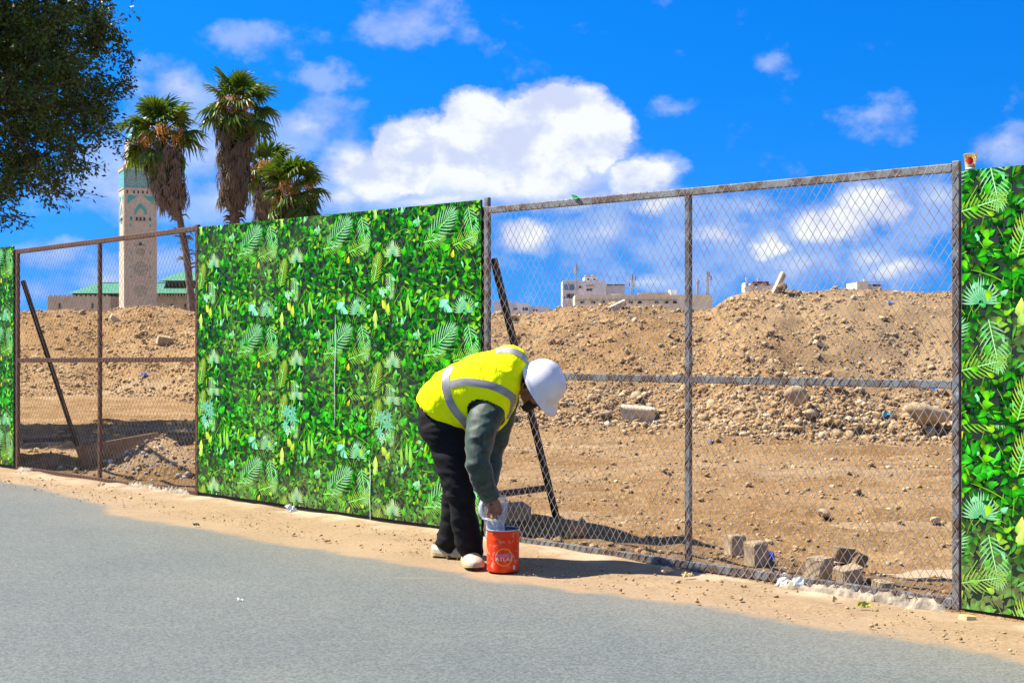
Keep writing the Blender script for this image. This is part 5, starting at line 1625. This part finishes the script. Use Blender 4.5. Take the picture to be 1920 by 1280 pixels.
# near hand: palm, four fingers and thumb closed on the mouth of the bag
def px_chain(pts, radii, n=8):
    body.tube([P(a, b_, Y) for a, b_, Y in pts], radii, n)
px_loft(body, [(922, 936, 8.44, 10, .028), (927, 946, 8.435, 13, .030), (930, 957, 8.43, 13, .026), (929, 964, 8.43, 11, .020)], 12)
for i, (dx, dY, ln) in enumerate(((0, -.030, .92), (-1.5, -.010, 1.0), (-2.5, .010, .96), (-3, .028, .8))):
    k0 = (931 + dx * .4, 962 + dx, 8.43 + dY)
    px_chain([k0, (928 + dx, 962 + 9 * ln + dx, 8.425 + dY * 1.05), (921 + dx, 962 + 13 * ln + dx, 8.425 + dY), (915.5 + dx, 962 + 9 * ln + dx, 8.43 + dY * .9)], [.0115, .0110, .0100, .0085])
px_chain([(922, 946, 8.405), (917, 954, 8.395), (914.5, 962, 8.40), (916, 969, 8.405)], [.0135, .0125, .0115, .009])
# far hand: relaxed, mostly hidden by the bag
px_loft(body, [(911, 928, 8.58, 9, .028), (912, 938, 8.575, 12, .028), (914, 948, 8.57, 11, .022)], 12)
for i in range(4):
    dY = -.028 + .018 * i
    px_chain([(915, 946, 8.57 + dY), (918, 955, 8.565 + dY), (922, 962, 8.56 + dY), (925, 962, 8.555 + dY)], [.011, .0105, .0095, .008])
px_chain([(915, 938, 8.545), (921, 946, 8.535), (925, 953, 8.53)], [.013, .0115, .009])
m_skin, n, b = mat_new('brown_skin')
oc = n.node('ShaderNodeTexCoord').outputs['Object']
n.put(b.inputs['Base Color'], n.mix(n.ramp(n.noise(oc, 22, 4, .6), .35, .7), (.22, .090, .042), (.31, .135, .065)))
b.inputs['Roughness'].default_value = .48; b.inputs['Subsurface Weight'].default_value = .12; b.inputs['Subsurface Radius'].default_value = (.01, .004, .002)
n.put(b.inputs['Normal'], n.bump(n.noise(oc, 120, 4, .6), .2, .003))
obj('body', to_local(remeshed(body, .0052, 3, .5)), m_skin, man)
# eyes, beard and hair
for sg in (-1, 1):
    mb = MB(); c0 = H(sg * .031, .082, -.002)
    rings = [[c0 + (Sv * math.cos(a) * math.sin(t) + Uv * math.sin(a) * math.sin(t)) * .0125 + Fv * math.cos(t) * .0125 for a in np.linspace(0, math.tau, 11)[:-1]] for t in np.linspace(.05, 2.6, 8)]
    mb.rings(rings); obj('eye', mb, simple('eye_white', (.7, .68, .64), .2, .05, 10), man, True, True)
hair = MB(); rh = random.Random(4)
def hair_shell(fu):
    vs = []
    for i in range(15):
        for j in range(15):
            vs.append(fu(i / 14, j / 14))
    hair.add(vs, [(i * 15 + j, (i + 1) * 15 + j, (i + 1) * 15 + j + 1, i * 15 + j + 1) for i in range(14) for j in range(14)])
def beard(a, t):
    ang = (a - .5) * 2.3; u = -.050 - .080 * t
    rs, rf = (.066 - .020 * t ** 2) + .004, (.073 - .008 * t) + .004
    return H(math.sin(ang) * rs, .030 + .012 * t + math.cos(ang) * rf, u) + Vector((rh.uniform(-1, 1), rh.uniform(-1, 1), rh.uniform(-1, 1))) * .003
hair_shell(beard)
def nape(a, t):
    ang = (a - .5) * 3.2; u = .06 - .10 * t
    return H(math.sin(ang) * (.0805 - .012 * t ** 2), -.008 - math.cos(ang) * (.102 - .02 * t ** 2), u) + Vector((rh.uniform(-1, 1),) * 3) * .002
hair_shell(nape)
obj('hair', hair, simple('black_hair', (.012, .010, .009), .8, .3, 60, 1.0, 150), man, True, True)

# hard hat
hat = MB(); NA = 48
def hat_pt(a, t):
    """a: angle (0 = front), t: 0 rim .. 1 crown"""
    el = t * math.pi / 2
    lf = .142 if math.cos(a) > 0 else .136; ls = .115
    r = math.cos(el) ** .66
    ridge = .006 * math.exp(-(math.sin(a) * r / .10) ** 2) * math.sin(el) + .004 * math.exp(-((abs(math.sin(a) * r) - .42) / .07) ** 2) * math.sin(el) ** .5 * (1 if t < .95 else 0)
    return H(math.sin(a) * ls * r * (1 + ridge * 4), .004 + math.cos(a) * lf * r, .028 + .138 * math.sin(el) ** .95 + ridge)
rings = []
def brim(a, k):
    fr = max(0, math.cos(a)) ; ext = .012 + .046 * fr ** 1.3
    dn = .014 * fr ** 2 + .004
    ca, sa = math.cos(a), math.sin(a)
    lf = .142 if ca > 0 else .136
    return H(sa * (.115 + (.012 + .016 * fr) * k), .004 + ca * (lf + ext * k), .028 - dn * k - .010 * (1 - fr) * k)
for k, off in ((1.0, -.004), (1.02, .001), (.6, .004), (.15, .004)):
    rings.append([brim(j * math.tau / NA, k) + Uv * off for j in range(NA)])
for t in (.02, .08, .16, .26, .36, .46, .56, .66, .76, .85, .92, .97):
    rings.append([hat_pt(j * math.tau / NA, t) for j in range(NA)])
rings.insert(0, [brim(j * math.tau / NA, .1) + Uv * -.004 for j in range(NA)])
hat.rings(rings, False)
top = len(hat.v); hat.v.append(tuple(H(0, .004, .169))); last = top - NA
hat.f += [(last + j, last + (j + 1) % NA, top) for j in range(NA)]
m_hat, n, b = mat_new('white_hard_hat')
oc = n.node('ShaderNodeTexCoord').outputs['Object']
cc = n.mix(n.ramp(n.noise(oc, 7, 4, .6), .4, .7), (.62, .62, .63), (.70, .70, .70))
cc = n.mix(n.m('MULTIPLY', n.ramp(n.noise(oc, 34, 5, .7), .66, .72), .35), cc, (.45, .42, .36))
n.put(b.inputs['Base Color'], cc); b.inputs['Roughness'].default_value = .28; b.inputs['Coat Weight'].default_value = .2
hh_ = obj('hard_hat', hat, m_hat, man, True, True)
md = hh_.modifiers.new('solid', 'SOLIDIFY'); md.thickness = .003; md.offset = -1
mb = MB(); rr = [[H(math.sin(a) * .094, -.002 + math.cos(a) * .112, u) for a in np.linspace(0, math.tau, 33)[:-1]] for u in (.018, .044)]
mb.rings(rr, False); obj('suspension_band', mb, simple('hat_band', (.05, .05, .05), .6, .2, 20), hh_, True, True)
mb = MB(); mb.tube([H(-.03, -.118, .012), H(0, -.150, -.002), H(.03, -.118, .012)], [.012, .016, .012], 8); mb.box(H(0, -.146, -.004), (.045, .04, .03), Matrix((Fv, Sv, Uv)).transposed()); obj('ratchet_knob', mb, m_hat, hh_, True, True)
mb = MB(); cpt = H(-.046, .168, .034)
for (a_, l_) in ((.3, .014), (1.3, .014), (2.2, .012), (4.2, .016)):
    dd = (Fv * math.cos(a_) + Sv * math.sin(a_)); mb.tube([cpt, cpt + dd * l_], [.0035, .002], 5)
obj('emblem', mb, simple('hat_emblem', (.12, .11, .12), .6, .2, 20), hh_, True)

# trousers
tr_ = MB()
px_loft(tr_, [(838, 762, 8.75, 36, .15), (830, 778, 8.76, 46, .185), (829, 796, 8.76, 46, .19), (836, 815, 8.76, 42, .185)], 20)
px_loft(tr_, [(829, 792, 8.67, 42, .115), (843, 840, 8.65, 36, .105), (853, 880, 8.62, 31, .095), (861, 915, 8.60, 27, .088), (867, 950, 8.61, 25, .085), (873, 985, 8.63, 25, .085), (879, 1015, 8.65, 25.5, .088), (883, 1034, 8.66, 23, .085), (884, 1043, 8.66, 21, .08)], 18)
px_loft(tr_, [(836, 792, 8.86, 42, .115), (849, 850, 8.87, 37, .105), (855, 885, 8.88, 31, .095), (857, 912, 8.90, 27, .088), (854, 957, 8.93, 26, .085), (849, 995, 8.96, 25, .085), (843, 1015, 8.98, 25.5, .09), (840, 1026, 8.99, 24, .085)], 18)
me = remeshed(tr_, .010, 6, .5)
p, nn = verts_np(me)
zz = p[:, 2]
fold = ridged(p + np.column_stack([zz * .6, zz * 0, zz * 0]), (7, 7, 16), 3) * .010 + ridged(p - np.column_stack([zz * .8, zz * 0, zz * 0]), (11, 11, 22), 7) * .006 + vn3(p, (30, 30, 40), 9) * .003
amp = 1.0 + 1.2 * np.clip((.35 - zz) / .3, 0, 1) + .5 * np.exp(-((zz - .55) / .12) ** 2)
put_np(me, p + nn * (fold * amp)[:, None])
M_TROUS = simple('black_trousers', (.006, .006, .007), .8, .4, 12, .35, 220, spec=.2)
obj('trousers', to_local(me), M_TROUS, man)

# jacket sleeves and collar in dark green
m_jk, n, b = mat_new('dark_green_jacket')
oc = n.node('ShaderNodeTexCoord').outputs['Object']
v_ = n.noise(oc, 15, 3, .6, .6)
c = n.mix(n.ramp(v_, .44, .52, True), (.005, .020, .010), (.015, .040, .023))
c = n.mix(n.ramp(n.noise(oc, 26, 3, .5, .5), .56, .62), c, (.026, .055, .036))
n.put(b.inputs['Base Color'], c); b.inputs['Roughness'].default_value = .6; b.inputs['Sheen Weight'].default_value = .15
n.put(b.inputs['Normal'], n.bump(n.noise(oc, 160, 3, .6), .15, .002))
def sleeve(secs, seed):
    mb = MB(); px_loft(mb, secs, 20); me = remeshed(mb, .0075, 4, .5)
    p, nn = verts_np(me)
    fold = ridged(p + np.column_stack([p[:, 2] * .5, p[:, 2] * 0, p[:, 2] * 0]), (9, 9, 11), seed) * .014 + ridged(p - np.column_stack([p[:, 2] * .9, p[:, 2] * 0, p[:, 2] * 0]), (13, 13, 15), seed + 4) * .008
    put_np(me, p + nn * fold[:, None]); return to_local(me)
obj('sleeve', sleeve([(928, 744, 8.61, 27, .08), (916, 770, 8.56, 32, .098), (907, 792, 8.50, 31, .10), (901, 815, 8.45, 27, .092), (896, 845, 8.42, 24.5, .085), (895, 868, 8.40, 23, .08), (900, 888, 8.405, 22.5, .077), (908, 908, 8.42, 20.5, .070), (917, 926, 8.435, 17, .058), (922, 936, 8.44, 15, .05)], 3), m_jk, man)
obj('sleeve', sleeve([(945, 700, 8.76, 34, .11), (940, 750, 8.80, 33, .105), (930, 800, 8.81, 28, .09), (920, 850, 8.78, 24, .08), (916, 890, 8.70, 20, .065), (913, 918, 8.63, 15, .05)], 13), m_jk, man)
mb = MB(); px_loft(mb, [(945, 712, 8.66, 40, .14), (962, 706, 8.655, 31, .115), (971, 704, 8.645, 24, .092), (976, 705, 8.64, 22, .085)], 20)
me = remeshed(mb, .008, 3); p, nn = verts_np(me); put_np(me, p + nn * (ridged(p, (16, 16, 16), 5) * .006)[:, None]); obj('collar', to_local(me), m_jk, man)

# reflective vest
def vest_secs():
    S = [((785, 764), (866, 808), 8.76, .185), ((783, 752), (874, 808), 8.75, .195), ((790, 728), (892, 807), 8.74, .205), ((815, 702), (910, 806), 8.725, .21), ((850, 681), (924, 806), 8.71, .215),
         ((890, 665), (936, 805), 8.70, .215), ((930, 653), (950, 790), 8.69, .215), ((962, 648), (964, 765), 8.685, .205), ((982, 656), (971, 740), 8.68, .165), ((990, 668), (973, 728), 8.675, .125)]
    out = []
    for a, b_, Y, D in S:
        A = P(a[0], a[1], Y); B = P(b_[0], b_[1], Y)
        out.append(((A + B) / 2, (A - B) / 2, Vector((0, -D, 0))))
    return out
VS = vest_secs()
mb = MB(); sec_loft(mb, VS, 28, 2.25)
me = remeshed(mb, .0085, 10, .5)
p, nn = verts_np(me)
ax = (P(974, 705, 8.68) - P(826, 782, 8.75)).normalized()
ta = (p - np.array(P(826, 782, 8.75))) @ np.array(ax)
low = np.clip((.30 - ta) / .3, 0, 1)
q = p.copy(); q[:, 2] = ta
fold = ridged(np.column_stack([p[:, 0] * .3 + p[:, 2], p[:, 1], ta]), (9, 7, 4), 21) * (.004 + .009 * low) + ridged(np.column_stack([p[:, 0] + .8 * p[:, 2], p[:, 1] + .5 * p[:, 2], p[:, 2] + p[:, 0]]), (9, 9, 7), 25) * .012 + vn3(p, (5, 5, 5), 29) * .016
put_np(me, p + nn * fold[:, None])
# armhole: cut a real opening on the near side, and open the hem
bm = bmesh.new(); bm.from_mesh(me)
arm_c = P(911, 776, 8.50); arm_d = (P(890, 830, 8.38) - P(935, 735, 8.60)).normalized()
eA = Vector((.80, 0, -.40)).normalized(); eB = Vector((.40, 0, .80)).normalized()
dead = []
hem_c, hem_n = P(828, 786, 8.76), (P(845, 770, 8.75) - P(828, 786, 8.76)).normalized()
for f in bm.faces:
    c = f.calc_center_median(); d = c - arm_c
    if c.y < 8.64 and (d.dot(eA) / .128) ** 2 + (d.dot(eB) / .083) ** 2 < 1:
        dead.append(f); continue
    if f.normal.dot(-ax) > .75 and (c - P(826, 786, 8.76)).dot(ax) < .03:
        dead.append(f)
bmesh.ops.delete(bm, geom=dead, context='FACES')
bm.to_mesh(me); bm.free()
m_vest, n, b = mat_new('fluorescent_yellow')
oc = n.node('ShaderNodeTexCoord').outputs['Object']
n.put(b.inputs['Base Color'], n.mix(n.ramp(n.noise(oc, 6, 4, .6), .3, .7), (.84, .93, .001), (.90, .98, .002)))
b.inputs['Roughness'].default_value = .75; b.inputs['Specular IOR Level'].default_value = .1
wr = n.noise(n.mapping(oc, (9, 9, 5), rot=(0, .5, 0)), 1.0, 4, .5, 1.2)
n.put(b.inputs['Normal'], n.bump(n.m('ADD', n.m('MULTIPLY', n.m('ABSOLUTE', n.m('SUBTRACT', wr, .5)), 1.0), n.m('MULTIPLY', n.noise(oc, 300, 2, .5), .03)), .8, .03))
vest_bvh = BVHTree.FromPolygons([v.co[:] for v in me.vertices], [pp.vertices[:] for pp in me.polygons])
vest = obj('reflective_vest', to_local(me), m_vest, man)
md = vest.modifiers.new('cloth', 'SOLIDIFY'); md.thickness = .003; md.offset = 1
m_refl = simple('grey_reflective_tape', (.25, .24, .225), .45, .2, 14, .1, 200, spec=.3)
def tape(path, w, name='reflective_band', sub=26, both=False):
    """ribbon laid on the vest: path of photo points projected onto the cloth"""
    pts = []
    for i in range(sub + 1):
        t = i / sub * (len(path) - 1); k = min(int(t), len(path) - 2); u = t - k
        p0 = path[max(k - 1, 0)]; p1 = path[k]; p2 = path[k + 1]; p3 = path[min(k + 2, len(path) - 1)]
        cr = lambda c: .5 * (2 * p1[c] + (p2[c] - p0[c]) * u + (2 * p0[c] - 5 * p1[c] + 4 * p2[c] - p3[c]) * u * u + (3 * p1[c] - p0[c] - 3 * p2[c] + p3[c]) * u ** 3)
        pts.append((cr(0), cr(1)))
    rows = []
    for i, (a, b_) in enumerate(pts):
        q0, q1 = pts[max(i - 1, 0)], pts[min(i + 1, sub)]
        dx, dy = q1[0] - q0[0], q1[1] - q0[1]; ln = math.hypot(dx, dy); nx, ny = -dy / ln, dx / ln
        row = []
        for j in range(-3, 4):
            o = Vector((0, 0, CAM_H)); d = (P(a + nx * w * j / 6, b_ + ny * w * j / 6, 8.7) - o).normalized()
            hit = vest_bvh.ray_cast(o, d)
            row.append((hit[0] + hit[1] * (.0065 if hit[1].dot(d) < 0 else -.0065)) if hit[0] is not None else None)
        rows.append(row)
    mb = MB(); vs = []; ids = {}
    for i, row in enumerate(rows):
        for j, v in enumerate(row):
            if v is not None: ids[(i, j)] = len(vs); vs.append(v)
    fs = []
    for i in range(sub):
        for j in range(6):
            k4 = [(i, j), (i + 1, j), (i + 1, j + 1), (i, j + 1)]
            if all(k in ids for k in k4) and max((rows[a][b_] - rows[c][d]).length for a, b_ in k4 for c, d in k4) < .09:
                fs.append(tuple(ids[k] for k in k4))
    mb.add([v - W0 for v in vs], fs)
    o = obj(name, mb, m_refl, vest, False, True)
    return o
tape([(846, 686), (838, 702), (836, 722), (841, 745), (852, 767), (868, 786), (880, 800)], 14)
tape([(843, 722), (868, 716), (895, 718), (925, 724), (950, 736), (962, 748), (962, 768), (955, 786)], 14)
tape([(930, 659), (950, 657), (972, 663), (988, 677)], 11)

# clogs
m_clog, n, b = mat_new('cream_clog')
oc = n.node('ShaderNodeTexCoord').outputs['Object']
cz = n.sep(oc)[2]
cc = n.mix(n.ramp(n.noise(oc, 14, 4, .6), .4, .7), (.35, .31, .22), (.42, .385, .29))
cc = n.mix(n.m('MULTIPLY', n.ramp(n.noise(oc, 40, 4, .7), .58, .68), .5), cc, (.40, .33, .18))
n.put(b.inputs['Base Color'], cc); b.inputs['Roughness'].default_value = .6
M_SOLE = simple('tan_sole', (.50, .40, .17), .75, .25, 30)
M_HOLE = simple('clog_hole', (.02, .018, .016), .8, .2, 30)
def clog(heel, toe, tilt=0.0):
    heel = Vector(heel); toe = Vector(toe); d = (toe - heel); L = d.length; d.normalize(); s = Vector((-d.y, d.x, 0)); up = Vector((0, 0, 1))
    def pt(x, y, z): return heel + d * x * L + s * y + up * z
    wid = lambda x: (.042 + .022 * math.sin(min(1, x / .75) * math.pi / 2) ** 1.5) * (1 if x < .78 else math.sqrt(max(.0, 1 - ((x - .78) / .24) ** 2))) * (1 if x > .12 else math.sqrt(max(.0, 1 - ((.12 - x) / .14) ** 2)))
    mb = MB(); xs = [.0, .02, .06, .12, .22, .35, .5, .65, .78, .87, .94, .98, 1.0]
    rings = []
    for x in xs:
        w_ = max(wid(x), .004); r_ = .006 + .012 * max(0, x - .75) / .25
        rings.append([pt(x, -w_, r_), pt(x, w_, r_), pt(x, w_ * 1.04, .026 + r_ * .3), pt(x, -w_ * 1.04, .026 + r_ * .3)])
    mb.rings(rings)
    up_ = MB(); rings = []
    for x in xs:
        w_ = max(wid(x), .004) * .98
        hgt = .052 + .030 * math.exp(-((x - .52) / .2) ** 2) if x > .3 else .050 + .012 * x
        hgt *= (1 if x < .8 else math.sqrt(max(.03, 1 - ((x - .8) / .215) ** 2)) * .9 + .1)
        rings.append([pt(x, w_ * math.cos(a), .024 + hgt * math.sin(a) ** .8) for a in np.linspace(0, math.pi, 13)])
    up_.rings(rings, True, closed=False)
    return mb, up_, pt
for (hl, te) in (((P(874, HOR, 8.73).x, 8.77, .010), (P(895, HOR, 8.50).x, 8.455, .010)), ((P(810, HOR, 9.01).x, 9.02, .010), (P(887, HOR, 8.95).x, 8.93, .010))):
    mb, up_, pt = clog(hl, te)
    u_o = obj('clog', up_, m_clog, man, True, True)
    obj('sole', MB().add([Vector(v) - W0 for v in mb.v], mb.f), M_SOLE, u_o)
    hb = MB()
    for (x, y, z) in ((.80, -.032, .066), (.86, -.018, .060), (.885, .0, .058), (.86, .018, .060), (.80, .032, .066), (.70, -.050, .045), (.60, -.050, .045), (.70, .050, .045)):
        c = pt(x, y, z)
        hb.box(c, (.012, .009, .010), None)
    obj('vent_holes', MB().add([Vector(v) - W0 for v in hb.v], hb.f), M_HOLE, u_o)

# clear plastic bag held into the bucket
bg = thing('plastic_bag', 'crumpled clear plastic bag held by the worker into the red bucket', 'bag', P(927, 1003, 8.44))
m_bag, n, b = mat_new('clear_film')
oc = n.node('ShaderNodeTexCoord').outputs['Object']
nz = n.noise(oc, 26, 5, .65, .4)
tr2 = n.node('ShaderNodeBsdfTransparent'); tr2.inputs[0].default_value = (.93, .95, .97, 1)
b.inputs['Base Color'].default_value = (.80, .83, .88, 1); b.inputs['Roughness'].default_value = .22
n.put(b.inputs['Normal'], n.bump(nz, .9, .02))
tl = n.node('ShaderNodeBsdfTranslucent'); tl.inputs[0].default_value = (.80, .84, .90, 1)
mx1 = n.node('ShaderNodeMixShader'); mx1.inputs[0].default_value = .45
n.t.links.new(b.outputs[0], mx1.inputs[1]); n.t.links.new(tl.outputs[0], mx1.inputs[2])
mx2 = n.node('ShaderNodeMixShader'); n.put(mx2.inputs[0], n.ramp(nz, .32, .66, True, .30, .80))
n.t.links.new(tr2.outputs[0], mx2.inputs[1]); n.t.links.new(mx1.outputs[0], mx2.inputs[2])
n.t.links.new(mx2.outputs[0], n.t.nodes['Material Output'].inputs[0])
mb = MB(); rings = []; rb = np.random.default_rng(2); NB = 44
for i, (cx, cy, hw, hd) in enumerate([(925, 926, 22, .080), (924, 938, 25, .09), (923, 950, 26.5, .09), (923, 962, 24.5, .08), (926, 972, 19, .062), (928, 982, 17.5, .056), (929, 992, 17, .054), (928, 1002, 16.5, .052), (928, 1012, 15, .048), (928, 1024, 11, .036)]):
    ring = []
    for j in range(NB):
        a = j * math.tau / NB
        k = 1 + .22 * float(vnoise(j * .32 + 11, i * .55, 5)) + .20 * float(vnoise(j * .9, i * .8 + 4, 6)) + .09 * (-1) ** j * abs(float(vnoise(j * .3, i * .4, 8)))
        if j == NB - 1: pass
        fr_ = max(0.0, -math.sin(a)); cy_ = max(cy, 926 + 44 * min(1, fr_ * 1.6))
        ring.append(P(cx, cy_, 8.44) + Vector((math.cos(a) * hw * k * 8.44 / FOC, math.sin(a) * hd * k, (.035 * float(vnoise(j * .35, 3, 9)) if i == 0 else .006 * float(vnoise(j * .6, i, 10))))))
    rings.append(ring)
mb.rings(rings, False)
obj('film', mb, m_bag, bg, True, True)
